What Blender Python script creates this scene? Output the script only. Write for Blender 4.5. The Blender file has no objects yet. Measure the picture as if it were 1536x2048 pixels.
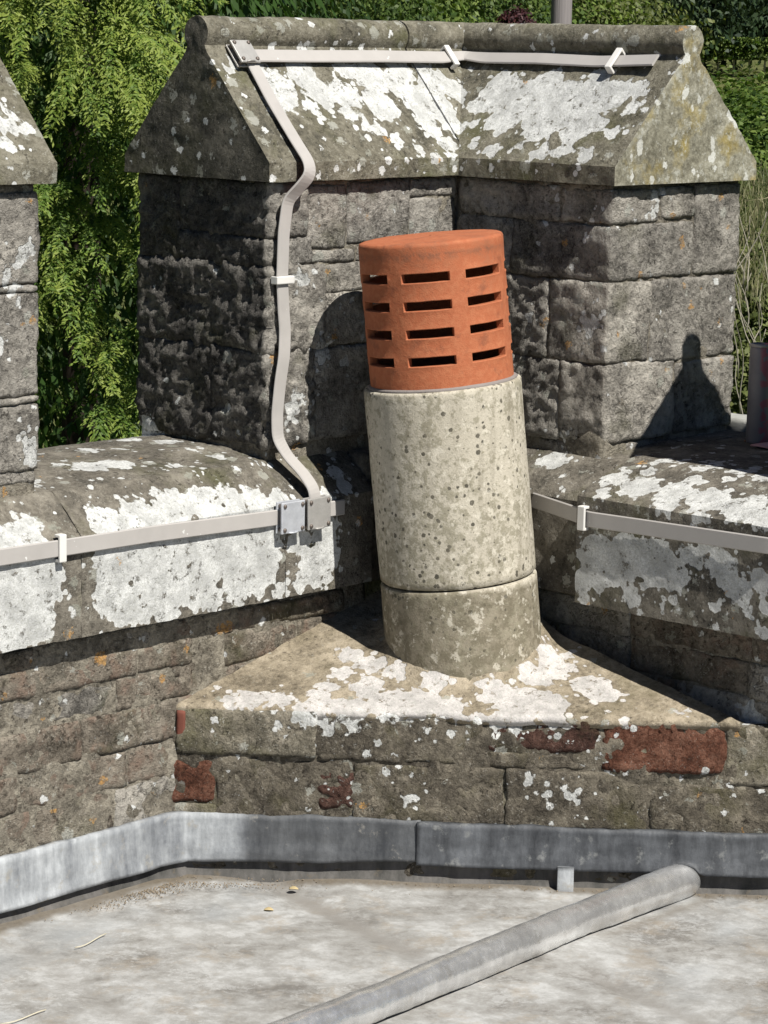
import bpy, math, random
import numpy as np
from mathutils import Matrix, Vector
random.seed(7)
rng = np.random.default_rng(7)
sc = bpy.context.scene
COL = sc.collection

# ------------------------------------------------------------------ camera, sky, sun
FPX = 5361.0
CAM = np.array([-3.1883, -2.8852, 0.8647])
FW = np.array([0.71961, 0.67177, -0.17572])
RT = np.array([0.68491, -0.72835, 0.02039])
UP = np.array([0.11429, 0.13502, 0.98423])
cd = bpy.data.cameras.new('camera')
cam = bpy.data.objects.new('camera', cd); COL.objects.link(cam)
cd.sensor_fit = 'VERTICAL'; cd.sensor_height = 24; cd.lens = FPX/2048*24
cd.clip_start = 0.05; cd.clip_end = 3000
M = Matrix.Identity(4)
for i in range(3):
    M[i][0] = RT[i]; M[i][1] = UP[i]; M[i][2] = -FW[i]; M[i][3] = CAM[i]
cam.matrix_world = M
sc.camera = cam

SUN = np.array([-0.085, -0.607, 0.79]); SUN /= np.linalg.norm(SUN)
w = bpy.data.worlds.new("World"); sc.world = w; w.use_nodes = True
nt = w.node_tree
sky = nt.nodes.new('ShaderNodeTexSky'); sky.sky_type = 'NISHITA'; sky.sun_disc = False
sky.air_density = 0.6; sky.dust_density = 0.2; sky.altitude = 2000; sky.sun_elevation = math.asin(SUN[2]); sky.sun_rotation = math.atan2(SUN[0], SUN[1])
bg = nt.nodes['Background']; nt.links.new(sky.outputs[0], bg.inputs[0]); bg.inputs[1].default_value = 0.05
sl = bpy.data.lights.new('sun', 'SUN'); sl.energy = 5.0; sl.angle = math.radians(0.5); sl.color = (1.0, 0.965, 0.90)
so = bpy.data.objects.new('sun', sl); COL.objects.link(so)
so.rotation_euler = Vector(SUN).to_track_quat('Z', 'Y').to_euler(); so.location = (-3, -12, 15)
sc.cycles.diffuse_bounces = 1; sc.cycles.max_bounces = 4
sc.view_settings.view_transform = 'Standard'; sc.view_settings.look = 'None'
sc.view_settings.exposure = 0.25; sc.view_settings.gamma = 1.0; sc.view_settings.use_curve_mapping = False

# ------------------------------------------------------------------ helpers
def onp(px, py, n, d):
    """point of the photograph (1536x2048) -> the real plane n.P = d it lies on"""
    n = np.array(n, float); R = FW+(px-768)/FPX*RT-(py-1024)/FPX*UP
    return CAM+R*((d-CAM@n)/(R@n))

def hashn(ix, iy, iz):
    h = (ix.astype(np.int64)*374761393+iy.astype(np.int64)*668265263+iz.astype(np.int64)*2147483647) & 0xffffffff
    h = ((h ^ (h >> 13))*1274126177) & 0xffffffff
    h = (h ^ (h >> 16)) & 0xffffffff
    return h/4294967295.0
def vnoise(p):
    i = np.floor(p); f = p-i; f = f*f*(3-2*f); i = i.astype(np.int64)
    x, y, z = i[:, 0], i[:, 1], i[:, 2]; fx, fy, fz = f[:, 0], f[:, 1], f[:, 2]
    r = 0
    for a in (0, 1):
        for b in (0, 1):
            for c in (0, 1):
                r = r+hashn(x+a, y+b, z+c)*(fx if a else 1-fx)*(fy if b else 1-fy)*(fz if c else 1-fz)
    return r*2-1
def fbm(p, scale, octs=4, ridged=False):
    s = 0; a = 1.0; t = 0
    q = p*scale+np.array([17.3, 5.1, 9.7])
    for k in range(octs):
        v = vnoise(q)
        if ridged: v = 1-2*np.abs(v)
        s = s+a*v; t += a; a *= .5; q = q*2.03+3.7
    return s/t

def mesh_np(name, V, F, smooth=True):
    V = np.ascontiguousarray(V, dtype=np.float32); F = np.ascontiguousarray(F, dtype=np.int32)
    me = bpy.data.meshes.new(name)
    me.vertices.add(len(V)); me.vertices.foreach_set('co', V.ravel())
    k = F.shape[1]
    me.loops.add(F.size); me.loops.foreach_set('vertex_index', F.ravel())
    me.polygons.add(len(F)); me.polygons.foreach_set('loop_start', np.arange(0, F.size, k, dtype=np.int32))
    me.polygons.foreach_set('loop_total', np.full(len(F), k, dtype=np.int32))
    me.polygons.foreach_set('use_smooth', np.full(len(F), smooth, dtype=bool))
    me.update(calc_edges=True)
    return me
def setco(me, V):
    me.vertices.foreach_set('co', np.ascontiguousarray(V, dtype=np.float32).ravel()); me.update()
def getco(me):
    a = np.empty(len(me.vertices)*3, dtype=np.float32); me.vertices.foreach_get('co', a); return a.reshape(-1, 3).astype(float)
def getno(me):
    a = np.empty(len(me.vertices)*3, dtype=np.float32); me.vertices.foreach_get('normal', a); return a.reshape(-1, 3).astype(float)

def sdf(P, balls):
    s = np.full(len(P), -1.0)
    for c, r in balls:
        s = np.maximum(s, r-np.linalg.norm(P-c, axis=1))
    return s
def set_attr(me, name, val):
    a = me.attributes.get(name) or me.attributes.new(name, 'FLOAT', 'POINT')
    a.data.foreach_set('value', np.ascontiguousarray(val, dtype=np.float32))

LICH = []; ORNG = []
def balls(n, d, lst, out=None, k=1/1250.):
    for px, py, r in lst:
        (LICH if out is None else out).append((onp(px, py, n, d), r*k))
def paint(me):
    P = getco(me)
    lo, hi = P.min(0)-.06, P.max(0)+.06
    L = [(c, r) for c, r in LICH if np.all(c > lo) and np.all(c < hi)]
    O = [(c, r) for c, r in ORNG if np.all(c > lo) and np.all(c < hi)]
    set_attr(me, 'lich', sdf(P, L)); set_attr(me, 'orng', sdf(P, O))

def link(o, parent=None):
    COL.objects.link(o)
    if parent is not None: o.parent = parent
    return o
def part(name, me, mat, parent=None, **kw):
    if mat is not None:
        me.materials.clear(); me.materials.append(mat)
    o = bpy.data.objects.new(name, me)
    for k, v in kw.items(): o[k] = v
    return link(o, parent)
def thing(name, label, cat, loc=(0, 0, 0), group=None):
    o = bpy.data.objects.new(name, None); o.empty_display_size = .05
    o['label'] = label; o['category'] = cat
    if group: o['group'] = group
    # the Empty stands at the thing's base; its parts are built in world coordinates and keep them
    o.location = loc
    link(o); o.matrix_world = Matrix.Translation(loc)
    return o
def tag(o, label, cat, group=None):
    o['label'] = label; o['category'] = cat
    if group: o['group'] = group
    return o
def rebase(root):
    off = root.location.copy()
    for ch in [c for c in bpy.data.objects if c.parent == root]:
        ch.location = ch.location-off

# ---- mesh builders
def boxgrid(lo, hi, res, rad):
    lo = np.array(lo, float); hi = np.array(hi, float); ext = hi-lo
    n = np.maximum(2, np.ceil(ext/res).astype(int))
    rad = min(rad, ext.min()*.45)
    Vs = []; Fs = []; base = 0
    for ax in range(3):
        u, v = (ax+1) % 3, (ax+2) % 3
        for side in (0, 1):
            A, B = np.meshgrid(np.linspace(0, 1, n[u]+1), np.linspace(0, 1, n[v]+1), indexing='ij')
            P = np.zeros(A.shape+(3,)); P[..., u] = A; P[..., v] = B; P[..., ax] = side
            idx = base+np.arange(A.size).reshape(A.shape)
            q = np.stack([idx[:-1, :-1], idx[1:, :-1], idx[1:, 1:], idx[:-1, 1:]], -1).reshape(-1, 4)
            if side == 0: q = q[:, ::-1]
            Vs.append(P.reshape(-1, 3)); Fs.append(q); base += A.size
    V = np.concatenate(Vs); F = np.concatenate(Fs)
    key = np.round(V*100000).astype(np.int64)
    _, first, inv = np.unique(key, axis=0, return_index=True, return_inverse=True)
    V = V[first]; F = inv.ravel()[F]
    P = lo+V*ext
    inner = np.clip(P, lo+rad, hi-rad); d = P-inner; l = np.linalg.norm(d, axis=1, keepdims=True)
    nz = l[:, 0] > 1e-9
    nrm = np.zeros_like(P)
    # rounded edges
    P[nz] = inner[nz]+d[nz]/l[nz]*rad
    nrm[nz] = d[nz]/l[nz]
    return P, F, nrm

def block(name, lo, hi, mat, parent, res=.007, rad=.006, amp=.0035, rough=.0, seed=0, extra=None, **kw):
    """one rough stone: rounded box whose faces are worn by noise; rough adds pitch-faced facets"""
    P, F, nrm = boxgrid(lo, hi, res, rad)
    off = np.array([seed*3.17, seed*1.31, seed*7.7])
    q = P+off
    disp = fbm(q, 22, 3)*amp+fbm(q, 70, 2)*amp*.45
    if rough:
        f = fbm(q*np.array([1, 1, 1.5]), 30, 3, ridged=True)
        disp = disp+np.round(f*3)/3*rough*.6+fbm(q, 90, 2, ridged=True)*rough*.45
    V = P+nrm*disp[:, None]
    # wobbly outline
    V = V+np.stack([fbm(q+k*9.1, 13, 3) for k in range(3)], 1)*.0032
    if extra is not None: V = extra(V, P, nrm)
    me = mesh_np(name, V, F); paint(me)
    return part(name, me, mat, parent, **kw)

def resample(pts, res, closed=False):
    pts = [np.array(p, float) for p in pts]; out = []
    n = len(pts)
    for i in range(n if closed else n-1):
        a, b = pts[i], pts[(i+1) % n]; m = max(1, int(np.ceil(np.linalg.norm(b-a)/res)))
        for k in range(m): out.append(a+(b-a)*k/m)
    if not closed: out.append(pts[-1])
    return np.array(out)

def ribbon(path, nrm, width, thick, res=.006, mitre=None):
    """flat tape: centre line points (on its underside), outward normals there, width across"""
    P = np.array(path, float); N = np.array(nrm, float)
    # smooth resample
    seg = np.linalg.norm(np.diff(P, axis=0), axis=1); s = np.concatenate([[0], np.cumsum(seg)])
    t = np.linspace(0, s[-1], max(3, int(s[-1]/res)))
    Q = np.stack([np.interp(t, s, P[:, k]) for k in range(3)], 1); NN = np.stack([np.interp(t, s, N[:, k]) for k in range(3)], 1)
    for _ in range(3):
        Q[1:-1] = (Q[:-2]+2*Q[1:-1]+Q[2:])/4; NN[1:-1] = (NN[:-2]+2*NN[1:-1]+NN[2:])/4
    T = np.gradient(Q, axis=0); T /= np.linalg.norm(T, axis=1, keepdims=True)
    NN = NN-T*np.sum(NN*T, 1, keepdims=True); NN /= np.linalg.norm(NN, axis=1, keepdims=True)
    B = np.cross(T, NN)
    h = width/2; r = thick*.35
    sec = [(-h, r), (-h, thick-r), (-h+r, thick), (h-r, thick), (h, thick-r), (h, r), (h-r, 0), (-h+r, 0)]
    sec = [(a, b) for a, b in sec]; k = len(sec)
    V = np.concatenate([[Q[i]+B[i]*a+NN[i]*b for a, b in sec] for i in range(len(Q))])
    F = []
    for i in range(len(Q)-1):
        for j in range(k):
            F.append((i*k+j, i*k+(j+1) % k, (i+1)*k+(j+1) % k, (i+1)*k+j))
    m = len(Q)-1
    for b0 in (0, m*k):
        F += [(b0, b0+1, b0+4, b0+5), (b0+1, b0+2, b0+3, b0+4), (b0+5, b0+6, b0+7, b0)]
    return V, np.array(F)

def bevel_box(name, size, mat, parent=None, loc=(0, 0, 0), axes=None, bev=.001, segs=2, **kw):
    import bmesh
    bm = bmesh.new(); bmesh.ops.create_cube(bm, size=1)
    bmesh.ops.scale(bm, vec=size, verts=bm.verts)
    bmesh.ops.bevel(bm, geom=bm.edges[:], offset=bev, segments=segs, affect='EDGES', profile=.5)
    me = bpy.data.meshes.new(name); 
    if axes is not None:
        R = Matrix.Identity(3)
        for i in range(3):
            for j in range(3): R[i][j] = axes[j][i]
        bmesh.ops.transform(bm, matrix=R.to_4x4(), verts=bm.verts)
    bmesh.ops.translate(bm, vec=Vector(loc), verts=bm.verts)
    bmesh.ops.recalc_face_normals(bm, faces=bm.faces)
    bm.to_mesh(me); bm.free()
    for p in me.polygons: p.use_smooth = False
    return part(name, me, mat, parent, **kw)

def lathe(name, prof, mat, parent, n=64, base=(0, 0, 0), axis=(0, 0, 1), amp=0, **kw):
    """prof: (r, t) along the axis"""
    ax = np.array(axis, float); ax /= np.linalg.norm(ax)
    u = np.cross(ax, [0, 1, 0] if abs(ax[1]) < .9 else [1, 0, 0]); u /= np.linalg.norm(u); v = np.cross(ax, u)
    th = np.linspace(0, 2*np.pi, n, endpoint=False); V = []; 
    for r, t in prof: V.append(np.array(base)+ax*t+r*(np.cos(th)[:, None]*u+np.sin(th)[:, None]*v))
    V = np.concatenate(V); F = []
    for i in range(len(prof)-1):
        for j in range(n): F.append((i*n+j, i*n+(j+1) % n, (i+1)*n+(j+1) % n, (i+1)*n+j))
    me = mesh_np(name, V, np.array(F))
    if amp:
        setco(me, getco(me)+getno(me)*(fbm(getco(me), 18, 3)*amp)[:, None])
    return part(name, me, mat, parent, **kw)

def tube(name, pts, rad, mat, parent=None, n=8, **kw):
    P = np.array(pts, float); T = np.gradient(P, axis=0); T /= np.linalg.norm(T, axis=1, keepdims=True)
    if np.isscalar(rad): rad = [rad]*len(P)
    ref = np.array([.3, .2, .93]); V = []
    th = np.linspace(0, 2*np.pi, n, endpoint=False)
    for i in range(len(P)):
        u = np.cross(T[i], ref); u /= np.linalg.norm(u)+1e-9; v = np.cross(T[i], u)
        V.append(P[i]+rad[i]*(np.cos(th)[:, None]*u+np.sin(th)[:, None]*v))
    V = np.concatenate(V+[P[:1], P[-1:]]); F = []
    for i in range(len(P)-1):
        for j in range(n): F.append((i*n+j, (i+1)*n+j, (i+1)*n+(j+1) % n, i*n+(j+1) % n))
    e = len(P)*n
    for j in range(0, n): F.append((e, j, (j+1) % n, (j+1) % n)); F.append((e+1, (len(P)-1)*n+(j+1) % n, (len(P)-1)*n+j, (len(P)-1)*n+j))
    F = np.array(F); quads = F[F[:, 2] != F[:, 3]]; tris = F[F[:, 2] == F[:, 3]][:, :3]
    me = bpy.data.meshes.new(name); me.from_pydata([tuple(x) for x in V], [], [tuple(map(int, f)) for f in quads]+[tuple(map(int, f)) for f in tris])
    for p in me.polygons: p.use_smooth = True
    return part(name, me, mat, parent, **kw)

# ------------------------------------------------------------------ materials
class NB:
    def __init__(s, name):
        s.m = bpy.data.materials.new(name); s.m.use_nodes = True; s.t = s.m.node_tree; s.N = s.t.nodes; s.L = s.t.links
        s.bsdf = s.N['Principled BSDF']; s.out = s.N['Material Output']
        g = s.N.new('ShaderNodeNewGeometry'); s.pos = g.outputs['Position']
        oi = s.N.new('ShaderNodeObjectInfo'); s.rnd = oi.outputs['Random']
    def link(s, a, b): s.L.new(a, b)
    def val(s, inp, v):
        if hasattr(v, 'is_linked') or isinstance(v, bpy.types.NodeSocket): s.L.new(v, inp)
        else:
            try: inp.default_value = v
            except Exception: inp.default_value = (*v, 1.0)
    def math(s, op, a, b=0.0, c=None, clamp=False):
        n = s.N.new('ShaderNodeMath'); n.operation = op; n.use_clamp = clamp
        s.val(n.inputs[0], a); s.val(n.inputs[1], b)
        if c is not None: s.val(n.inputs[2], c)
        return n.outputs[0]
    def vec(s, op, a, b):
        n = s.N.new('ShaderNodeVectorMath'); n.operation = op; s.val(n.inputs[0], a)
        s.val(n.inputs[1], b); return n.outputs[0]
    def noise(s, scale, detail=5, rough=.55, v=None, dist=0.0, off=None):
        n = s.N.new('ShaderNodeTexNoise'); n.inputs['Scale'].default_value = scale
        n.inputs['Detail'].default_value = detail; n.inputs['Roughness'].default_value = rough; n.inputs['Distortion'].default_value = dist
        v = v if v is not None else s.pos
        if off is not None: v = s.vec('ADD', v, off)
        s.L.new(v, n.inputs['Vector']); return n.outputs['Fac']
    def voro(s, scale, feature='F1', v=None, out='Distance', rnd=1.0):
        n = s.N.new('ShaderNodeTexVoronoi'); n.feature = feature; n.inputs['Scale'].default_value = scale
        n.inputs['Randomness'].default_value = rnd
        s.L.new(v if v is not None else s.pos, n.inputs['Vector']); return n.outputs[out]
    def ramp(s, f, stops, interp='LINEAR'):
        n = s.N.new('ShaderNodeValToRGB'); n.color_ramp.interpolation = interp; e = n.color_ramp.elements
        while len(e) > 1: e.remove(e[-1])
        e[0].position = stops[0][0]; e[0].color = (*stops[0][1], 1)
        for p_, c_ in stops[1:]:
            k = e.new(p_); k.color = (*c_, 1)
        s.L.new(f, n.inputs[0]); return n.outputs[0]
    def map(s, f, a, b, c=0.0, d=1.0, smooth=False):
        n = s.N.new('ShaderNodeMapRange'); n.interpolation_type = 'SMOOTHSTEP' if smooth else 'LINEAR'
        s.val(n.inputs[0], f); s.val(n.inputs[1], a); s.val(n.inputs[2], b); s.val(n.inputs[3], c); s.val(n.inputs[4], d)
        return n.outputs[0]
    def mix(s, f, a, b, mode='MIX'):
        n = s.N.new('ShaderNodeMix'); n.data_type = 'RGBA'; n.blend_type = mode
        s.val(n.inputs[0], f); s.val(n.inputs[6], a); s.val(n.inputs[7], b); return n.outputs[2]
    def attr(s, name):
        n = s.N.new('ShaderNodeAttribute'); n.attribute_name = name; return n.outputs['Fac']
    def bump(s, h, strength=.5, dist=.004, prev=None):
        n = s.N.new('ShaderNodeBump'); n.inputs['Strength'].default_value = strength; n.inputs['Distance'].default_value = dist
        s.L.new(h, n.inputs['Height'])
        if prev is not None: s.L.new(prev, n.inputs['Normal'])
        return n.outputs[0]
    def finish(s, col, rough=.9, normal=None, metal=0.0, spec=.25):
        s.val(s.bsdf.inputs['Base Color'], col); s.val(s.bsdf.inputs['Roughness'], rough); s.val(s.bsdf.inputs['Metallic'], metal)
        s.bsdf.inputs['Specular IOR Level'].default_value = spec
        if normal is not None: s.L.new(normal, s.bsdf.inputs['Normal'])
        return s.m

def mat_stone(name, dark, mid, light, moss=(.10, .10, .045), moss_amt=.4, pale=.35, spots=.5, bump=.8, fleck=.35, lich_col=(.80, .805, .785), orange=True, scale=1.0, red=None, tint=.25, crag_amt=.5, lich_rand=.0, lamp=.0065):
    b = NB(name)
    offv = b.N.new('ShaderNodeCombineXYZ')
    k = b.math('MULTIPLY', b.rnd, 13.0)
    for i in range(3): b.L.new(k, offv.inputs[i])
    off = offv.outputs[0]
    v = b.vec('ADD', b.pos, off)
    n1 = b.noise(14*scale, 8, .62, v)
    n2 = b.noise(95*scale, 6, .7, v)
    n3 = b.noise(420*scale, 3, .7, v)
    f = b.math('ADD', b.math('MULTIPLY', n1, .5), b.math('ADD', b.math('MULTIPLY', n2, .35), b.math('MULTIPLY', n3, .15)))
    col = b.ramp(f, [(.39, dark), (.49, mid), (.59, light)])
    # every stone leans its own way
    col = b.mix(b.math('MULTIPLY', b.rnd, tint), col, b.mix(1.0, col, (.58, .585, .60), 'MULTIPLY'))
    if red:
        col = b.mix(b.map(b.noise(28, 5, .6, v, off=(3, 1, 7)), .5, .64), col, red)
    # algae / moss film
    mm = b.map(b.noise(8*scale, 6, .65, v, off=(5, 5, 5)), .60-moss_amt*.25, .78-moss_amt*.25)
    col = b.mix(b.math('MULTIPLY', mm, .75), col, b.mix(b.noise(130, 3, .6), b.mix(1.0, moss, (.5, .5, .5), 'MULTIPLY'), moss))
    # pale crust specks
    fl = b.map(b.noise(190*scale, 4, .75, v, off=(1, 2, 3)), .57, .66)
    fl = b.math('MULTIPLY', fl, b.map(b.noise(24, 4, .6, v, off=(9, 2, 1)), .42, .6))
    col = b.mix(b.math('MULTIPLY', fl, fleck), col, (.50, .48, .42))
    # dark pits
    pit = b.math('MULTIPLY', b.map(b.noise(110*scale, 5, .75, v, off=(7, 7, 7)), .36, .43, 1.0, 0.0), b.map(b.noise(17, 4, .6, v, off=(4, 9, 4)), .40, .60, .15, 1.0))
    col = b.mix(b.math('MULTIPLY', pit, .85), col, b.mix(1.0, col, (.22, .21, .21), 'MULTIPLY'))
    # grey-green thin lichen discs
    wob = b.math('MULTIPLY', b.math('SUBTRACT', b.noise(150, 5, .68), .5), 1.5)
    d1 = b.math('ADD', b.voro(42*scale, v=v), wob)
    cellr = b.voro(42*scale, v=v, out='Color')
    sep = b.N.new('ShaderNodeSeparateColor'); b.L.new(cellr, sep.inputs[0])
    rad = b.map(sep.outputs[0], 1-pale, 1.0, 0.0, .5)
    disc = b.math('MULTIPLY', b.math('MULTIPLY', b.map(b.math('SUBTRACT', rad, d1), 0.0, .05), .7), b.map(rad, .04, .06))
    disccol = b.mix(sep.outputs[1], (.30, .30, .25), (.46, .46, .41))
    col = b.mix(disc, col, disccol)
    # small white crust discs
    d2 = b.math('ADD', b.voro(70*scale, v=v), b.math('MULTIPLY', wob, 1.0))
    cr = b.voro(70*scale, v=v, out='Color'); sp = b.N.new('ShaderNodeSeparateColor'); b.L.new(cr, sp.inputs[0])
    rad2 = b.map(sp.outputs[1], 1-.25*spots, 1.0, 0.0, .55)
    s2 = b.math('MULTIPLY', b.map(b.math('SUBTRACT', rad2, d2), 0.0, .04), b.map(rad2, .05, .07))
    # placed white lichens: signed distance in metres + lobed edge
    lob = b.math('MULTIPLY', b.math('SUBTRACT', b.noise(40, 3, .55), .5), .036)
    lob2 = b.math('MULTIPLY', b.math('SUBTRACT', .38, b.voro(88, 'SMOOTH_F1')), .020)
    lob3 = b.math('MULTIPLY', b.math('SUBTRACT', b.noise(330, 3, .6), .5), .0035)
    at = b.attr('lich')
    a = b.math('ADD', at, b.math('ADD', lob, b.math('ADD', lob2, lob3)))
    lm = b.map(a, -.0008, .0010)
    gaps = b.map(b.noise(60, 8, .78, v, off=(4, 4, 9)), .365, .425)
    lm = b.math('MULTIPLY', lm, gaps)
    vs = b.vec('ADD', v, (3.3, 1.2, 4.4)); ds_ = b.math('ADD', b.voro(58, v=vs), b.math('MULTIPLY', b.math('SUBTRACT', b.noise(240, 3, .6), .5), .35))
    ss = b.N.new('ShaderNodeSeparateColor'); b.L.new(b.voro(58, v=vs, out='Color'), ss.inputs[0])
    rs = b.math('MULTIPLY', b.map(ss.outputs[0], .25, 1.0, 0.0, .46), b.map(at, -.045, -.004))
    sat = b.math('MULTIPLY', b.map(b.math('SUBTRACT', rs, ds_), 0.0, .04), b.map(rs, .06, .08))
    white = b.math('MAXIMUM', b.math('MAXIMUM', lm, sat), s2)
    hi_ = tuple(c*.90 for c in lich_col); lo_ = tuple(c*.60 for c in lich_col)
    wc = b.mix(b.map(b.noise(26, 6, .68), .40, .60), lo_, hi_)
    # paler growing rim, duller old middle of each crust
    wc = b.mix(b.math('MULTIPLY', b.map(a, .0, .004, 1.0, 0.0), .5), wc, hi_)
    wc = b.mix(b.math('MULTIPLY', b.map(b.voro(210, 'DISTANCE_TO_EDGE'), 0.0, .10, 1.0, 0.0), .40), wc, (.30, .30, .27))
    wc = b.mix(b.math('MULTIPLY', b.map(b.noise(190, 6, .78), .49, .62), .55), wc, (.38, .385, .345))
    wc = b.mix(b.math('MULTIPLY', b.map(b.noise(90, 5, .7, off=(2, 2, 9)), .62, .70), .6), wc, (.24, .235, .19))
    col = b.mix(white, col, wc)
    if orange:
        oa = b.math('ADD', b.attr('orng'), b.math('MULTIPLY', b.math('SUBTRACT', b.noise(160, 4, .65), .5), .018))
        om = b.map(oa, -.0005, .0008)
        d3 = b.math('ADD', b.voro(34, v=v), wob); c3 = b.voro(34, v=v, out='Color')
        s3 = b.N.new('ShaderNodeSeparateColor'); b.L.new(c3, s3.inputs[0])
        r3 = b.map(s3.outputs[2], .97, 1.0, 0.0, .30)
        o2 = b.math('MULTIPLY', b.map(b.math('SUBTRACT', r3, d3), 0, .05), b.map(r3, .08, .1))
        om = b.math('MULTIPLY', b.math('MULTIPLY', b.math('MAXIMUM', om, o2), .85), b.map(b.noise(170, 5, .75), .42, .52, .15, 1.0))
        col = b.mix(om, col, b.mix(b.noise(200, 5, .8), (.42, .15, .035), (.62, .44, .17)))
    h = b.math('ADD', b.math('MULTIPLY', n2, 1.0), b.math('ADD', b.math('MULTIPLY', n3, .35), b.math('MULTIPLY', pit, -.35)))
    h = b.math('ADD', h, b.math('MULTIPLY', b.noise(36*scale, 6, .6, v), 1.3))
    crag = b.math('ABSOLUTE', b.math('SUBTRACT', b.noise(48*scale, 4, .65, v, .6, off=(8, 3, 6)), .5))
    crack = b.map(crag, 0.0, .018, 1.0, 0.0)
    crack = b.math('MULTIPLY', crack, b.map(b.noise(14, 3, .6, v, off=(6, 6, 1)), .50, .58))
    h = b.math('SUBTRACT', h, b.math('MULTIPLY', b.math('SUBTRACT', .25, crag), crag_amt))
    h = b.math('SUBTRACT', h, b.math('MULTIPLY', crack, .9*crag_amt))
    h = b.math('MULTIPLY', h, b.map(white, 0, 1, 1.0, .45))
    h = b.math('ADD', h, b.math('MULTIPLY', white, .22))
    nn = b.bump(h, bump, .0065)
    return b.finish(col, .93, nn, spec=.15)

M_RUBBLE = mat_stone('rubble_stone', (.14, .13, .115), (.36, .333, .29), (.60, .56, .49), moss_amt=.12, tint=.75, crag_amt=.7, pale=.22, spots=.22, bump=1.0, fleck=.85)
M_RUBBLE_SHADED = mat_stone('rubble_stone_shaded', (.05, .047, .044), (.115, .107, .098), (.24, .225, .20), moss_amt=.2, pale=.12, spots=.1, bump=1.0, fleck=.45)  # darker rubble copy: shade painted into the colour for the left merlon end
M_RUBBLE_TAN = mat_stone('rubble_stone_tan', (.095, .080, .064), (.21, .182, .145), (.36, .315, .255), moss_amt=.2, pale=.16, spots=.16, bump=1.0, fleck=.8, red=(.24, .18, .14))
M_COPING = mat_stone('coping_sandstone', (.085, .080, .062), (.185, .170, .128), (.30, .28, .22), moss=(.15, .15, .07), moss_amt=.3, pale=.42, spots=.5, bump=.6, fleck=.6)
M_COPING_L = mat_stone('coping_sandstone_brown', (.080, .074, .062), (.17, .153, .125), (.28, .255, .21), moss=(.13, .13, .06), moss_amt=.25, pale=.35, spots=.4, bump=.6, fleck=.55)
M_CAP = mat_stone('flaunching_mortar', (.15, .125, .09), (.31, .262, .19), (.47, .40, .30), moss=(.16, .14, .075), moss_amt=.25, pale=.15, spots=.1, bump=.55, fleck=.35, lich_col=(.74, .70, .67), orange=False)
M_RENDER = mat_stone('weathered_render', (.085, .077, .06), (.20, .18, .138), (.37, .33, .26), moss=(.17, .16, .08), moss_amt=.3, pale=.14, spots=.25, bump=.9, fleck=.8)
M_RENDER_DK = mat_stone('weathered_render_dark', (.058, .050, .040), (.13, .113, .088), (.25, .22, .17), moss=(.12, .11, .055), moss_amt=.3, pale=.16, spots=.3, bump=.9, fleck=.6)
M_BRICK = mat_stone('red_brick', (.060, .028, .020), (.155, .066, .042), (.26, .13, .088), moss_amt=0, pale=.02, spots=.15, bump=1.0, fleck=.3, orange=False, scale=1.6)
M_BRICK_DK = mat_stone('dark_brick', (.035, .022, .018), (.085, .045, .035), (.16, .09, .07), moss_amt=0, pale=.05, spots=.12, bump=1.0, fleck=.3, orange=False, scale=1.5)
M_MORTAR = mat_stone('lime_mortar', (.11, .098, .078), (.24, .215, .172), (.42, .38, .305), moss_amt=.1, pale=.12, spots=.2, bump=.9, fleck=.8)

M_GABLE_SHADED = mat_stone('coping_shaded_algae', (.05, .048, .04), (.105, .098, .08), (.20, .185, .15), moss=(.09, .09, .05), moss_amt=.5, pale=.5, spots=.4, bump=.7, fleck=.5)  # darker coping for the left gable: shade put into the colour, with algae
def mat_gable():
    b = NB('coping_sandstone_gable')
    n = b.noise(16, 7, .65); n2 = b.noise(120, 5, .7)
    f = b.math('ADD', b.math('MULTIPLY', n, .55), b.math('MULTIPLY', n2, .45))
    col = b.ramp(f, [(.38, (.14, .13, .095)), (.5, (.29, .275, .21)), (.6, (.46, .445, .37))])
    yl = b.map(b.noise(15, 5, .6, off=(4, 1, 1)), .52, .66)
    col = b.mix(b.math('MULTIPLY', yl, .75), col, b.mix(n2, (.27, .21, .06), (.42, .33, .11)))
    a = b.math('ADD', b.attr('lich'), b.math('MULTIPLY', b.math('SUBTRACT', b.noise(80, 5, .6), .5), .03))
    w1 = b.map(a, -.0005, .0006)
    st = b.N.new('ShaderNodeVectorMath'); st.operation = 'MULTIPLY'; b.L.new(b.pos, st.inputs[0]); st.inputs[1].default_value = (1, 1, .55)
    d = b.math('ADD', b.voro(52, v=st.outputs[0]), b.math('MULTIPLY', b.math('SUBTRACT', b.noise(150, 4, .6), .5), .6))
    sp = b.N.new('ShaderNodeSeparateColor'); b.L.new(b.voro(52, v=st.outputs[0], out='Color'), sp.inputs[0])
    w2 = b.map(b.math('SUBTRACT', b.map(sp.outputs[0], .62, 1.0, 0, .5), d), 0, .06)
    dk = b.map(b.noise(46, 6, .75, off=(3, 3, 8)), .54, .62)
    col = b.mix(b.math('MULTIPLY', dk, .6), col, (.12, .115, .085))
    pl_ = b.map(b.noise(62, 6, .75, off=(1, 8, 8)), .56, .61)
    col = b.mix(b.math('MULTIPLY', pl_, .65), col, (.50, .50, .44))
    col = b.mix(b.math('MAXIMUM', w1, b.math('MULTIPLY', w2, .8)), col, (.62, .62, .57))
    nn = b.bump(b.math('ADD', n2, b.math('MULTIPLY', n, .6)), .5, .005)
    return b.finish(col, .92, nn, spec=.15)
M_GABLE = mat_gable()

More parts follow.
